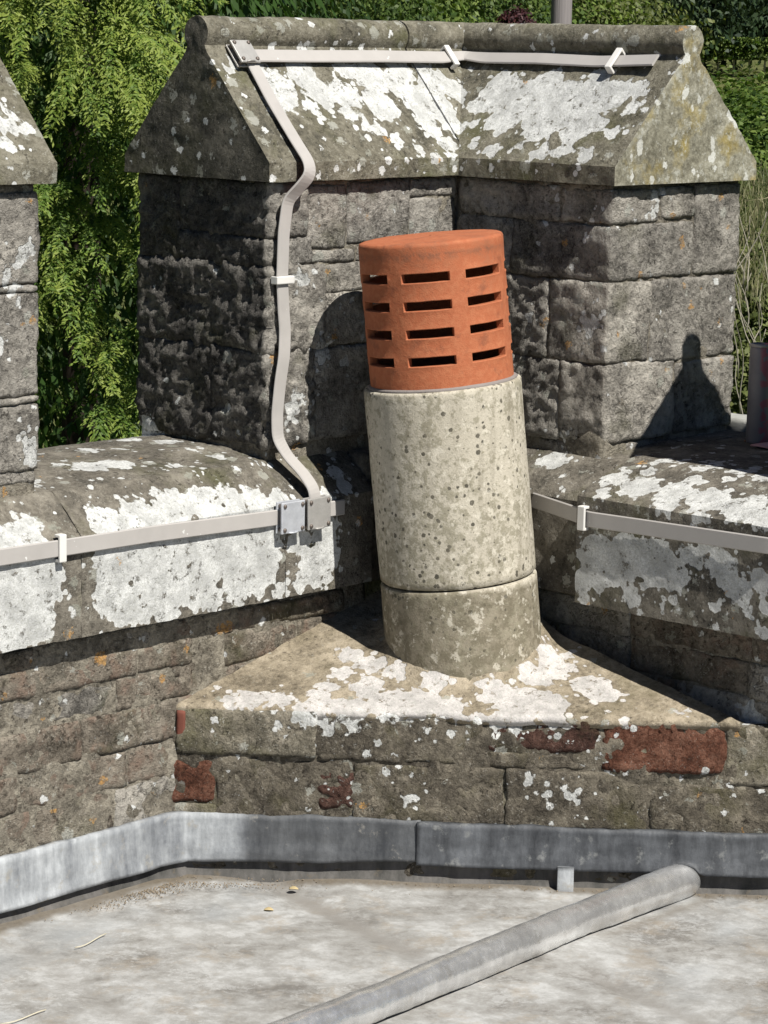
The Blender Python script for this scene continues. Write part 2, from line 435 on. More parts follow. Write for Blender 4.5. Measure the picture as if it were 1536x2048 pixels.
def mat_flue():
    b = NB('weathered_fireclay')
    n1 = b.noise(9, 6, .6); n2 = b.noise(75, 6, .72); n3 = b.noise(260, 3, .7)
    sepx = b.N.new('ShaderNodeSeparateXYZ'); b.L.new(b.pos, sepx.inputs[0])
    hgt = sepx.outputs[2]
    low = b.map(hgt, .034, .026)             # the bottom section is browner all over
    base = b.mix(b.math('ADD', b.math('MULTIPLY', n1, .6), b.math('MULTIPLY', n3, .4)), (.40, .36, .28), (.68, .63, .525))
    base = b.mix(b.math('MULTIPLY', low, .8), base, b.mix(n1, (.15, .13, .09), (.35, .30, .22)))
    g = b.map(b.math('ADD', b.math('MULTIPLY', n2, .75), b.math('MULTIPLY', b.noise(11, 4, .6, off=(3, 3, 3)), .35)), .545, .60)
    base = b.mix(b.math('MULTIPLY', g, .75), base, b.mix(n3, (.22, .195, .135), (.36, .335, .25)))
    d = b.math('ADD', b.voro(118), b.math('MULTIPLY', b.math('SUBTRACT', n2, .5), 1.0))
    sp = b.N.new('ShaderNodeSeparateColor'); b.L.new(b.voro(118, out='Color'), sp.inputs[0])
    den = b.map(b.noise(7, 3, .5, off=(1, 6, 2)), .40, .60, .86, .50)
    fs = b.map(b.noise(230, 5, .75, off=(5, 9, 2)), .56, .63)
    base = b.mix(b.math('MULTIPLY', fs, .55), base, (.19, .175, .135))
    spot = b.map(b.math('SUBTRACT', b.map(sp.outputs[0], den, 1.0, 0, .5), d), 0, .07)
    base = b.mix(b.math('MULTIPLY', spot, .95), base, b.mix(sp.outputs[1], (.075, .07, .055), (.17, .155, .12)))
    sv = b.N.new('ShaderNodeVectorMath'); sv.operation = 'MULTIPLY'; b.L.new(b.pos, sv.inputs[0]); sv.inputs[1].default_value = (1, 1, .12)
    sm = b.map(b.noise(38, 5, .65, sv.outputs[0], off=(4, 1, 2)), .52, .64)
    base = b.mix(b.math('MULTIPLY', sm, .35), base, (.20, .175, .125))
    lo_m = b.map(b.noise(48, 7, .75, off=(2, 6, 6)), .46, .56)
    base = b.mix(b.math('MULTIPLY', b.math('MULTIPLY', lo_m, low), .7), base, (.16, .14, .095))
    wl = b.math('MULTIPLY', b.map(b.noise(60, 6, .7, off=(8, 1, 5)), .56, .62), .55)
    base = b.mix(wl, base, (.76, .71, .60))
    nn = b.bump(b.math('ADD', n2, b.math('MULTIPLY', n3, .6)), .35, .004)
    return b.finish(base, .9, nn, spec=.2)
M_FLUE = mat_flue()

def mat_terra():
    b = NB('terracotta')
    n1 = b.noise(10, 5, .6); n2 = b.noise(120, 5, .65); n3 = b.noise(500, 2, .6)
    col = b.mix(n1, (.35, .098, .042), (.52, .170, .078))
    col = b.mix(b.math('MULTIPLY', b.map(n2, .42, .7), .4), col, (.60, .25, .125))
    st = b.map(b.noise(26, 5, .7, off=(2, 2, 2)), .56, .68)
    col = b.mix(b.math('MULTIPLY', st, .6), col, (.22, .080, .045))
    col = b.mix(b.math('MULTIPLY', b.attr('grime'), b.map(n2, .40, .56, .1, .8)), col, (.20, .085, .05))
    nn = b.bump(b.math('ADD', n2, b.math('MULTIPLY', n3, .5)), .3, .003)
    return b.finish(col, .8, nn, spec=.3)
M_TERRA = mat_terra()

def mat_simple(name, c, rough=.6, metal=0.0, var=.15, scale=40, bump=.1, spec=.4):
    b = NB(name); n = b.noise(scale, 5, .6)
    col = b.mix(n, tuple(x*(1-var) for x in c), tuple(min(1, x*(1+var)) for x in c))
    return b.finish(col, rough, b.bump(b.noise(scale*6, 3, .6), bump, .002), metal, spec)
def mat_tape(name, c):
    b = NB(name); n = b.noise(30, 5, .6); n2 = b.noise(9, 4, .6)
    col = b.mix(n, tuple(x*.88 for x in c), tuple(x*1.08 for x in c))
    col = b.mix(b.math('MULTIPLY', b.map(n2, .55, .75), .35), col, tuple(x*.7 for x in c))
    chip = b.map(b.noise(70, 2, .5, off=(3, 9, 1)), .73, .75)
    col = b.mix(chip, col, (.7, .7, .67))
    return b.finish(col, .5, b.bump(n, .08, .002), 0, .4)
M_TAPE = mat_tape('grey_pvc_tape', (.47, .445, .42))
M_CLIP = mat_simple('white_plastic', (.78, .76, .72), .45, var=.08)
M_CLAMP = mat_simple('galvanised_metal', (.62, .64, .68), .5, .45, .3, 60, .25)
M_CLAMP_D = mat_simple('dull_metal', (.47, .455, .43), .5, .4, .25, 60, .25)
M_SCREW = mat_simple('rusty_screw', (.20, .17, .15), .55, .7, .3, 200, .2)
M_CEMENT = mat_simple('grey_cement', (.27, .24, .225), .9, 0, .2, 60, .4, .1)

def mat_lead(name, dark, light, streak=1.0, rough=.5, spec=.5, metal=.0, patch=None, far=None):
    b = NB(name)
    st = b.N.new('ShaderNodeVectorMath'); st.operation = 'MULTIPLY'; b.L.new(b.pos, st.inputs[0]); st.inputs[1].default_value = (1, 1, .22)
    n1 = b.noise(16, 6, .6, st.outputs[0]); n2 = b.noise(60, 5, .65, st.outputs[0]); n3 = b.noise(90, 5, .7)
    f = b.math('ADD', b.math('MULTIPLY', n1, .55), b.math('ADD', b.math('MULTIPLY', n2, .3), b.math('MULTIPLY', n3, .15)))
    mid = tuple((x+y)/2 for x, y in zip(dark, light))
    col = b.ramp(f, [(.38, dark), (.5, mid), (.60, light)])
    if far:
        col = b.mix(b.attr('pat'), col, b.mix(1.0, col, far, 'MULTIPLY'))
    if patch:
        pm = b.map(b.noise(34, 6, .7, off=(5, 2, 8)), .58, .68)
        col = b.mix(b.math('MULTIPLY', pm, .7), col, patch)
    nn = b.bump(b.math('ADD', b.noise(22, 3, .5), b.math('MULTIPLY', n3, .4)), .35, .006)
    return b.finish(col, b.map(n3, .3, .7, rough-.1, rough+.15), nn, metal, spec)
M_FLASH = mat_lead('lead_flashing_pale', (.15, .16, .175), (.48, .50, .515), patch=(.34, .32, .28), rough=.5, far=(.28, .28, .285))
M_FLASH_DK = mat_lead('lead_flashing_dark', (.028, .030, .034), (.135, .143, .155), patch=(.24, .245, .24), rough=.55, spec=.35)
M_ROLL = mat_lead('lead_roll_sheet', (.60, .60, .60), (.92, .92, .915), patch=(.60, .585, .56), rough=.19, metal=.75, spec=.8)
M_UPST = mat_lead('lead_upstand', (.05, .05, .046), (.17, .16, .15), patch=(.16, .13, .09), rough=.7, spec=.2)

def mat_roof():
    b = NB('lead_roof_sheet')
    # coordinates along and across the falls of the roof (real directions of the sheet)
    rot = b.N.new('ShaderNodeMapping'); rot.inputs['Rotation'].default_value = (0, 0, math.radians(47)); b.L.new(b.pos, rot.inputs['Vector'])
    st = b.N.new('ShaderNodeVectorMath'); st.operation = 'MULTIPLY'; b.L.new(rot.outputs[0], st.inputs[0]); st.inputs[1].default_value = (.92, 1.0, 1)
    v = st.outputs[0]
    n1 = b.noise(7.5, 7, .62, v, .15); n2 = b.noise(34, 8, .72, v, .25); n3 = b.noise(150, 4, .7)
    col = b.ramp(b.math('ADD', b.math('MULTIPLY', n1, .62), b.math('MULTIPLY', n2, .38)),
                 [(.39, (.19, .18, .165)), (.46, (.29, .28, .262)), (.53, (.375, .37, .355)), (.60, (.50, .50, .49))])
    wm = b.map(b.noise(40, 9, .80, v, .25, off=(3, 4, 1)), .51, .56)
    wm = b.math('MULTIPLY', wm, b.map(b.noise(7, 4, .6, off=(7, 1, 1)), .40, .58))
    col = b.mix(b.math('MULTIPLY', wm, .38), col, (.60, .605, .60))
    tm = b.map(b.noise(12, 8, .75, v, .3, off=(1, 7, 5)), .53, .62)
    col = b.mix(b.math('MULTIPLY', tm, .5), col, (.34, .29, .23))
    km = b.map(b.noise(22, 9, .78, v, .2, off=(6, 1, 3)), .56, .62)
    col = b.mix(b.math('MULTIPLY', km, .40), col, (.26, .255, .245))
    gm = b.map(b.noise(4, 3, .5, off=(4, 7, 3)), .55, .7)
    col = b.mix(b.math('MULTIPLY', gm, .55), col, (.34, .36, .375))
    fv = b.N.new('ShaderNodeVectorMath'); fv.operation = 'MULTIPLY'; b.L.new(rot.outputs[0], fv.inputs[0]); fv.inputs[1].default_value = (.85, 1, 1)
    f1 = b.map(b.noise(95, 8, .8, fv.outputs[0], off=(1, 1, 6)), .54, .60); f2 = b.map(b.noise(80, 8, .8, fv.outputs[0], off=(8, 1, 3)), .56, .62)
    col = b.mix(b.math('MULTIPLY', f1, .14), col, (.72, .72, .71))
    col = b.mix(b.math('MULTIPLY', f2, .16), col, (.24, .225, .205))
    sp = b.map(b.noise(190, 4, .7, off=(2, 1, 3)), .67, .71)
    col = b.mix(b.math('MULTIPLY', sp, .5), col, (.14, .12, .10))
    col = b.mix(b.attr('dirt'), col, b.mix(n3, (.09, .075, .055), (.21, .175, .13)))
    col = b.mix(b.attr('band'), col, (.27, .255, .235))
    nn = b.bump(b.math('ADD', b.math('MULTIPLY', n2, .7), b.math('MULTIPLY', n3, .5)), .3, .005)
    return b.finish(col, .62, nn, 0, .3)
M_ROOF = mat_roof()

def mat_leaf(name, c1, c2, c3, scale=1.2, trans=.25, rough=.55):
    b = NB(name)
    r = b.attr('lv')
    col = b.ramp(b.math('ADD', b.math('MULTIPLY', r, .6), b.math('MULTIPLY', b.noise(scale, 3, .6), .4)), [(.28, c1), (.5, c2), (.72, c3)])
    b.finish(col, rough, None, 0, .3)
    tr = b.N.new('ShaderNodeBsdfTranslucent'); b.L.new(b.mix(1.0, col, (1.1, 1.3, .5), 'MULTIPLY'), tr.inputs[0])
    mx = b.N.new('ShaderNodeMixShader'); mx.inputs[0].default_value = trans
    b.L.new(b.bsdf.outputs[0], mx.inputs[1]); b.L.new(tr.outputs[0], mx.inputs[2]); b.L.new(mx.outputs[0], b.out.inputs[0])
    return b.m
M_YEW = mat_leaf('conifer_foliage', (.040, .085, .016), (.125, .205, .033), (.27, .33, .065), 3)
M_YEW2 = mat_leaf('conifer_foliage_dark', (.028, .058, .014), (.075, .12, .026), (.15, .20, .05), 1.5)
M_GREEN = mat_leaf('broadleaf_foliage', (.035, .07, .014), (.095, .155, .028), (.19, .25, .06), .8)
M_DARKG = mat_leaf('shaded_wood_foliage', (.012, .028, .012), (.03, .055, .022), (.06, .09, .035), .5, .15)
M_OLIVE = mat_leaf('olive_foliage', (.05, .07, .018), (.11, .135, .035), (.19, .21, .07), .8)
M_PURPLE = mat_leaf('copper_foliage', (.03, .012, .014), (.06, .02, .025), (.10, .035, .035), 2, .15)
M_GRASS = mat_leaf('long_dry_grass', (.08, .10, .035), (.16, .165, .07), (.30, .27, .16), 2, .2)
M_BARK = mat_simple('bark', (.10, .075, .055), .95, 0, .35, 20, .8, .1)
M_BARKD = mat_simple('dark_bark', (.035, .028, .022), .95, 0, .35, 20, .8, .1)
M_TWIG = mat_simple('dry_twig', (.36, .33, .26), .85, 0, .3, 60, .3, .1)

# ------------------------------------------------------------------ where the lichens grow
YI, XI, TL, TR_ = .0626, .130, .2948, .340          # merlon inner faces and thicknesses
ZB, ZE, ZR, OV, FA = .216, .6387, .8353, .018, .029
X, Y, Z = (1, 0, 0), (0, 1, 0), (0, 0, 1)
def _pl(w_, c_, ax):
    dv = w_-.024; dh = (ZR-.004)-(ZE+FA)
    n_ = np.array([0, -dh, dv]) if ax == 'y' else np.array([-dh, 0, dv])
    n_ /= np.linalg.norm(n_); q_ = np.array([0, c_-w_, ZE+FA]) if ax == 'y' else np.array([c_-w_, 0, ZE+FA])
    return n_, n_@q_
sn, sd = _pl(TL/2+OV, YI+TL/2, 'y')
sn2, sd2 = _pl(TR_/2+OV, XI+TR_/2, 'x')
rn = np.array([-.046, 0, .13]); rn /= np.linalg.norm(rn); rd = rn@np.array([0, 0, .170])
ln_ = np.array([0, -.058, .0626])/np.hypot(.058, .0626); ld = ln_@np.array([0, 0, .15])
balls(Y, 0, k=1/1080., lst=[(30,1170,60),(60,1230,50),(20,1262,42),(100,1150,30),(235,1120,48),(230,1185,45),(260,1222,32),(300,1130,50),(330,1190,45),(380,1110,55),(400,1170,45),
  (460,1100,55),(480,1150,45),(530,1090,42),(535,1135,32),(600,1090,27),(625,1130,38),(650,1060,35),(600,1170,15),(660,1110,28),(345,1222,20),(425,1200,22),(88,1275,13),(120,1192,14),(515,1180,18),(655,1150,16),(10,1120,50),(500,1060,35),(440,1060,40),(560,1180,16),(480,1195,14),(290,1235,16),(20,1200,50),(60,1110,40),(210,1090,30)])
balls(ln_, ld, k=1/1100., lst=[(60,1062,32),(25,1080,34),(215,1048,40),(280,1030,40),(350,1012,42),(410,1006,40),(455,990,28),(510,1000,30),(560,998,22),(655,985,18),(480,1025,30),(330,1045,40),(545,1010,20)])
balls(Z, .214, k=1/1120., lst=[(355,962,38),(408,975,24),(200,966,24),(250,1000,22),(510,963,12),(150,993,20),(180,935,34),(232,930,30),(290,873,36),(335,890,24),(255,885,24),(392,905,13),(432,911,18),(100,1000,33),(60,962,24),(25,1030,30),(120,900,9),(175,905,22),(352,872,18),(300,990,14),(70,1030,30),(120,1045,22),(250,905,12),(420,935,14),(350,925,10),(210,1005,22),(500,1010,14),(150,870,16),(470,940,9),(120,935,16),(90,985,24),(40,1005,24),(150,1030,22),(310,930,10),(265,950,9),(440,965,10),(380,1000,14),(480,985,12),(555,960,8)])
balls(sn, sd, k=1/1090., lst=[(8,225,18),(12,258,22),(45,262,18),(10,290,18),(62,272,8),(530,150,33),(560,180,42),(600,150,36),(640,185,38),(690,190,38),(740,150,42),(760,210,40),(700,228,22),(800,170,40),(835,200,44),(865,160,40),(885,220,38),(755,258,20),(795,285,17),(860,252,30),(895,288,20),(905,180,30),(548,212,22),(618,208,20),(730,250,18),(838,300,12),(872,312,14),
  (540,97,10),(600,99,12),(665,102,12),(720,104,10),(800,140,28),(905,250,28),(905,310,12),(690,140,25),(560,240,8),(590,225,8),(470,122,14),(457,140,10),(640,235,8),(780,320,10)])
balls(sn2, sd2, k=1/1080., lst=[(960,210,26),(1000,190,50),(1060,200,55),(1120,200,52),(1180,208,50),(1232,190,38),(1280,180,22),(1010,240,38),(1080,255,38),(1150,262,34),(1196,250,24),(1228,268,16),(950,290,14),(985,300,20),(1040,290,14),(1080,303,22),(1130,300,22),(1172,312,18),(1000,160,26),(1100,165,32),(1200,165,32),(945,250,16),(1080,235,40),(1140,220,46),(1268,215,18)])
balls(Y, -.28, [(1240,265,17),(1370,185,12),(1463,232,13),(1472,248,9),(1425,312,12),(1432,335,11),(1390,345,9),(1262,355,11),(1340,225,7),(1372,118,14),(1388,52,10),(1352,285,7),(1500,300,5),(1315,205,6),(1330,330,6)])
balls(Y, -.2615, [(1310,395,9),(1315,412,10),(1305,428,11),(1322,380,8)])
balls(X, XI, [(1178,655,20),(1192,645,14),(1062,632,15),(1185,462,9)])
balls(Y, YI, [(588,800,20),(580,818,20),(605,558,13),(592,550,9),(645,705,28),(655,690,16),(690,722,14),(615,815,15),(583,840,9),(628,740,8),(562,600,7),(57,472,8),(50,505,20),(40,520,18),(62,505,14),(12,558,18),(30,570,16),(0,690,14),(55,888,18),(58,915,18),(48,862,10),(700,600,8),(640,590,7),(545,780,7)])
balls(ln_, ld, [(675,942,20),(690,968,22),(655,1000,10),(530,925,9),(545,930,7)])
balls(rn, rd, [(1105,905,38),(1120,955,26),(1085,965,18),(1230,960,30),(1280,975,45),(1350,985,42),(1420,1000,48),(1490,1015,48),(1540,1030,45),(1205,985,22),(1300,945,22),(1250,938,14),(1390,960,25),(1180,1000,12),(1330,1010,25),(1400,1030,22),
   (1430,908,32),(1372,900,22),(1500,915,28),(1330,915,18),(1480,935,28),(1400,932,18),(1536,945,30),(1460,955,20),(1310,925,12)])
balls(X, 0, [(1190,1110,44),(1250,1118,50),(1310,1125,50),(1165,1160,32),(1170,1192,18),(1350,1150,34),(1385,1115,30),(1445,1135,36),(1262,1190,24),(1225,1150,26),(1330,1205,12),(1348,1200,11),(1435,1215,15),(1480,1185,28),(1520,1160,28),(1536,1220,20),(1312,1172,10),(1498,1225,12),(1525,1265,14),(1200,1165,22),(1290,1165,15),(1410,1090,20)])
balls(X, .083, [(1500,1425,22),(1510,1440,20),(1490,1445,16)])
CAPN = np.array([-.30, -.27, 1.0]); CAPN /= np.linalg.norm(CAPN); CAPD = CAPN@np.array([-.24, -.288, -.143])
balls(CAPN, CAPD, k=1/1020., lst=[(700,1300,26),(680,1338,22),(655,1368,18),(740,1320,28),(735,1370,32),(790,1340,20),(640,1390,22),(560,1395,24),(500,1393,26),(470,1395,18),(620,1415,26),(700,1412,32),(780,1402,36),(840,1402,36),(900,1412,28),(870,1367,22),(965,1368,15),(1000,1390,32),(1060,1400,38),(1100,1410,32),(1040,1430,30),(1110,1440,22),(1070,1350,28),(1110,1330,32),(1090,1305,22),(1130,1300,16),(1180,1368,32),(1205,1385,26),(1230,1390,18),(960,1432,16),(1370,1425,7),(1250,1445,7),(700,1432,18),(1000,1440,22),(880,1435,16)])
FN = np.array([-.761, -.649, 0.]); FN /= np.linalg.norm(FN); FD = .37
balls(FN, FD, [(1085,1588,9),(1140,1590,13),(1152,1603,10),(820,1600,18),(1060,1560,9),(655,1460,12),(700,1455,14),(900,1465,8),(560,1450,8),(1160,1580,7),(1095,1610,7),(1400,1550,7),(690,1560,9),(1240,1540,9),(1200,1510,6)])
# orange lichens
balls(Y, YI, [(593,892,10),(652,545,8),(640,550,6),(57,400,6),(63,640,8),(45,648,5),(735,432,5),(635,448,5)], ORNG)
balls(X, -.3025, [(300,368,9)], ORNG)
balls(Y, -.2615, [(1442,393,8),(1361,478,9),(1364,490,7),(1455,455,6),(1280,550,8),(1368,570,6),(1400,575,5),(1335,738,7),(1440,722,8)], ORNG)
balls(X, XI, [(1138,690,9),(1130,485,8),(1095,640,6),(1085,650,6)], ORNG)
balls(Y, .035, [(200,1318,14),(440,1258,12),(455,1252,12),(370,1297,8),(325,1355,9),(205,1560,10),(83,1437,6),(8,1392,7),(60,1320,5),(80,1357,4)], ORNG)

# ------------------------------------------------------------------ the setting
def terrain_z(x, y):
    d = np.hypot(x, y); t = np.clip((d-25)/110, 0, 1); t = t*t*(3-2*t)
    return -8.0+7.9*t+np.clip(d-150, 0, 900)*.05+.25*np.sin(x*.05)*np.cos(y*.043)*t
g = np.concatenate([np.linspace(-900, -160, 20), np.linspace(-150, 150, 61), np.linspace(160, 900, 20)])
GX, GY = np.meshgrid(g, g, indexing='ij'); n_ = len(g)
gi = np.arange(n_*n_).reshape(n_, n_)
F = np.stack([gi[:-1, :-1], gi[1:, :-1], gi[1:, 1:], gi[:-1, 1:]], -1).reshape(-1, 4)
b = NB('meadow'); n1 = b.noise(.25, 6, .6); n2 = b.noise(6, 6, .7)
mg = b.finish(b.mix(n1, b.mix(n2, (.05, .075, .02), (.10, .12, .04)), b.mix(n2, (.11, .12, .045), (.19, .19, .08))), .95, b.bump(n2, .5, .05), 0, .1)
part('ground', mesh_np('ground', np.stack([GX.ravel(), GY.ravel(), terrain_z(GX, GY).ravel()], 1), F), mg, kind='structure')

# tower body under the roof (its outer walls go down to the ground behind the parapet)
b = NB('tower_rubble'); n1 = b.noise(3, 6, .6); n2 = b.voro(5)
mt = b.finish(b.mix(n1, (.10, .09, .075), (.2, .18, .15)), .95, b.bump(b.noise(14, 6, .6), .8, .02), 0, .1)
V, F, _ = boxgrid((-5, -5, -8.2), (.44, .33, -.47), .6, .01)
tb = part('tower', mesh_np('tower_wall', V, F, False), mt); tag(tb, 'grey rubble tower body under the lead roof and parapets', 'tower')

# lead roof sheet, dished at the joints, dirty along its foot
ROOFZ = -.412
gx = np.concatenate([np.linspace(-3.2, -1.3, 40), np.linspace(-1.28, .12, 190)]); gy = np.concatenate([np.linspace(-3.0, -1.12, 40), np.linspace(-1.1, .09, 165)])
GX, GY = np.meshgrid(gx, gy, indexing='ij'); P = np.stack([GX.ravel(), GY.ravel(), np.full(GX.size, ROOFZ)], 1)
tf = P@FN; inn = FD-0.0
dist_face = tf-(FD)                              # metres in front of the stack's face
dist_left = -(P[:, 1]-.03)
dwall = np.minimum(np.maximum(dist_face, 0), np.maximum(dist_left, 0))
nz = fbm(P*np.array([1, 1, 0]), 7, 3); nz2 = fbm(P*np.array([1, 1, 0]), 30, 3); nz3 = fbm(P*np.array([1, 1, 0]), 90, 2)
def segd(P, a, b_):
    a = np.array(a); b_ = np.array(b_); d = b_-a; t = np.clip(((P[:, :2]-a)@d)/(d@d), 0, 1)
    return np.linalg.norm(P[:, :2]-(a+t[:, None]*d), axis=1)
a1 = onp(520, 1752, Z, ROOFZ)[:2]; a2 = onp(830, 1905, Z, ROOFZ)[:2]; a3 = onp(1190, 1950, Z, ROOFZ)[:2]; a4 = onp(1410, 2046, Z, ROOFZ)[:2]
s1 = segd(P, a1, a2)+nz*.008; s2 = segd(P, a3, a4)+nz*.008; a5 = onp(60, 1900, Z, ROOFZ)[:2]; a6 = onp(300, 2060, Z, ROOFZ)[:2]; s3 = segd(P, a5, a6)+nz*.01
P[:, 2] += nz*.003+nz2*.0009-np.exp(-(s1/.028)**2)*.006-np.exp(-(s2/.028)**2)*.006-np.exp(-(s3/.03)**2)*.005
P[:, 2] += np.exp(-dwall/.02)*.006
n_x, n_y = GX.shape; gi = np.arange(n_x*n_y).reshape(n_x, n_y)
F = np.stack([gi[:-1, :-1], gi[1:, :-1], gi[1:, 1:], gi[:-1, 1:]], -1).reshape(-1, 4)
me = mesh_np('lead_roof', P, F)
dirt = np.clip((1-dwall/(.030+.022*nz2+.010*nz3))*2.2, 0, 1)*.85
corner = onp(300, 1745, Z, ROOFZ)[:2]
cd_ = segd(P, corner+np.array([-.13, .0]), corner+np.array([.06, -.05]))
dirt = np.maximum(dirt, np.clip(2-cd_/(.024+.016*nz2+.010*nz3), 0, 1)*.95)
dirt = np.maximum(dirt, np.clip(1-segd(P, (.0, -.60), (-.25, -.60))/(.02+.01*nz2), 0, 1)*.5)
set_attr(me, 'dirt', dirt)
set_attr(me, 'band', np.clip(np.exp(-(s1/.018)**2)*.8+np.exp(-(s2/.02)**2)*.65+np.exp(-(s3/.02)**2)*.35, 0, 1))
part('lead_roof', me, M_ROOF, kind='structure')

# ------------------------------------------------------------------ parapet walls
def sheet_sweep(sec, x0, x1, axis, name, mat, parent, res=.008, amp=.0025, cap=True, seed=0, fine=.0008, sides=(0, 0), **kw):
    """sec: closed profile (v, h); v runs along the wall's thickness. axis 'x' runs the length along x (v=y),
    'y' runs the length along y (v=x). Ends are ruled grids."""
    m = max(2, int(abs(x1-x0)/res)); t = np.linspace(x0, x1, m+1)
    pts = resample(sec, res, True); k = len(pts)
    lo, hi = pts.min(0), pts.max(0); c = (lo+hi)/2
    V = []
    for s in t:
        for v, h in pts: V.append((s, v, h) if axis == 'x' else (v, s, h))
    F = []
    for i in range(m):
        for j in range(k): F.append((i*k+j, i*k+(j+1) % k, (i+1)*k+(j+1) % k, (i+1)*k+j))
    V = np.array(V)
    for e, s in ((0, t[0]), (m, t[-1])):
        # concentric rings towards the centre of the end face
        prev = np.arange(e*k, e*k+k)
        R = 14; nV = [V]; 
        for r_ in range(1, R+1):
            f = 1-r_/R; f = max(f, .02)
            ring = np.array([((s, c[0]+(v-c[0])*f, c[1]+(h-c[1])*f) if axis == 'x' else (c[0]+(v-c[0])*f, s, c[1]+(h-c[1])*f)) for v, h in pts])
            base = len(V); V = np.concatenate([V, ring]); cur = np.arange(base, base+k)
            for j in range(k): F.append((prev[j], prev[(j+1) % k], cur[(j+1) % k], cur[j]))
            prev = cur
    me = mesh_np(name, V, np.array(F))
    import bmesh
    bm = bmesh.new(); bm.from_mesh(me); bmesh.ops.recalc_face_normals(bm, faces=bm.faces); bm.to_mesh(me); bm.free()
    for p in me.polygons: p.use_smooth = True
    P = getco(me); N = getno(me); q = P+seed*2.3
    d = fbm(q, 9, 3)*amp+fbm(q, 45, 3)*fine*2.2+fbm(q, 140, 2)*fine
    setco(me, P+N*d[:, None]); paint(me); me.set_sharp_from_angle(angle=math.radians(24))
    return part(name, me, mat, parent, **kw)

def rubble_wall(parent, axis, plane, a0, a1, z0, z1, courses, mat, thick=.10, seed=1, size=(.09, .24), rough=.0, inward=-1, amp=.003):
    """thin rubble courses; the face lies on `plane`, body behind it"""
    r = random.Random(seed); z = z0; hs = courses; tot = sum(hs)
    for h in hs:
        h = h*(z1-z0)/tot; a = a0+r.uniform(-.05, 0)
        while a < a1:
            w_ = r.uniform(*size); e = min(a+w_, a1)
            if e-a > .02:
                dz = r.uniform(-.002, .002); pr = r.uniform(-.0018, .0018)
                g_ = .0013
                if axis == 'x': lo = (a+g_, plane+pr, z+g_+dz); hi = (e-g_, plane+thick, z+h-g_)
                else: lo = (plane+pr, a+g_, z+g_+dz); hi = (plane+thick, e-g_, z+h-g_)
                block('stone', lo, hi, mat if not isinstance(mat, list) else r.choice(mat), parent, res=.007, rad=.003, amp=amp*1.3, rough=max(rough, .0022), seed=r.randint(1, 99))
            a = e
        z += h

# left parapet
pl = thing('parapet_wall', 'sunlit parapet wall on the left with white lichened coping above thin rubble courses', 'parapet wall', (-1.2, .2, -.45))
secL = [(0, 0), (.004, .146), (.0, .146), (.030, .176), (.0626, .204), (.16, .218), (.30, .218), (.372, .205), (.378, .02), (.30, -.012), (.04, -.004)]
secL = [(0, .0), (0, .147), (.032, .178), (.066, .205), (.16, .218), (.30, .219), (.372, .207), (.378, .02), (.30, -.012), (.03, -.006)]
for a, e, s in ((-1.75, -1.24, 3), (-1.235, -.7308, 4), (-.7298, -.3182, 5), (-.3172, -.123, 6)):
    sheet_sweep(secL, a, e, 'x', 'coping_stone', M_COPING_L, pl, seed=s, amp=.0018)
V, F, _ = boxgrid((-1.3, .0352, -.46), (-.10, .33, -.008), .008, .002); V[:, 1] += (fbm(V, 16, 3)*.006+fbm(V, 60, 2)*.002)*(V[:, 1] < .1)
me = mesh_np('mortar', V, F); paint(me); part('mortar', me, M_MORTAR, pl)
rubble_wall(pl, 'x', .035, -1.3, -.48, -.315, -.012, [62, 55, 62, 48, 40, 30], [M_RUBBLE_TAN, M_RUBBLE_TAN, M_RUBBLE], seed=4, size=(.12, .3))
rubble_wall(pl, 'x', .035, -.48, -.10, -.16, -.012, [48, 40, 30], [M_RUBBLE_TAN], seed=9, size=(.10, .25))

# right parapet
pr = thing('parapet_wall', 'shaded parapet wall on the right with grey lichen on its coping face', 'parapet wall', (.2, -1.2, -.45))
secR = [(0, .0), (0, .168), (.012, .174), (.07, .196), (.13, .214), (.30, .221), (.47, .221), (.476, .02), (.40, -.012), (.07, -.008)]
for a, e, s in ((-1.9, -1.36, 13), (-1.355, -.702, 14), (-.700, -.318, 15)):
    sheet_sweep(secR if s == 15 else [(v_+.05*(v_ < .2), h_) for v_, h_ in secR], a, e, 'y', 'coping_stone', M_COPING_L, pr, seed=s, amp=.0018)  # unseen stones past the frame set back to let sun onto the base
# the corner stone stands back behind the flue
secC = [(.045, .0), (.040, .15), (.06, .170), (.13, .205), (.30, .221), (.47, .221), (.476, .02), (.40, -.012), (.06, -.006)]
sheet_sweep(secC, -.314, .0, 'y', 'coping_stone', M_COPING_L, pr, seed=16, amp=.003, label='corner coping stone set back behind the flue')
V, F, _ = boxgrid((-.119, .02, -.01), (.45, .372, .205), .02, .01)
me = mesh_np('coping_stone', V, F); paint(me); part('coping_stone', me, M_COPING_L, pr)
V, F, _ = boxgrid((.0855, -1.3, -.46), (.44, .30, -.008), .015, .002); V[:, 0] += fbm(V, 30, 3)*.0045*(V[:, 0] < .2)
me = mesh_np('mortar', V, F); paint(me); part('mortar', me, M_MORTAR, pr)
rubble_wall(pr, 'y', .083, -1.4, .03, -.31, -.012, [60, 55, 50, 45, 40], [M_RUBBLE_TAN, M_RUBBLE], seed=5, size=(.10, .26), rough=.003)

# ------------------------------------------------------------------ merlons
def coping_profile(w_, fa=FA, H=ZR-ZE, r=.0265):
    half = [(w_, 0), (w_, fa)]
    half.append((.024, H-.004)); half.append((.0195, H+.006))
    hc = H+.006+.0185
    for a in np.linspace(-42, 90, 12):
        half.append((r*math.cos(math.radians(a)), hc+r*math.sin(math.radians(a))))
    # resample half outline
    out = resample(half[:3], .0065); out = list(out)
    for p_ in half[3:]: out.append(np.array(p_))
    return np.array(out)

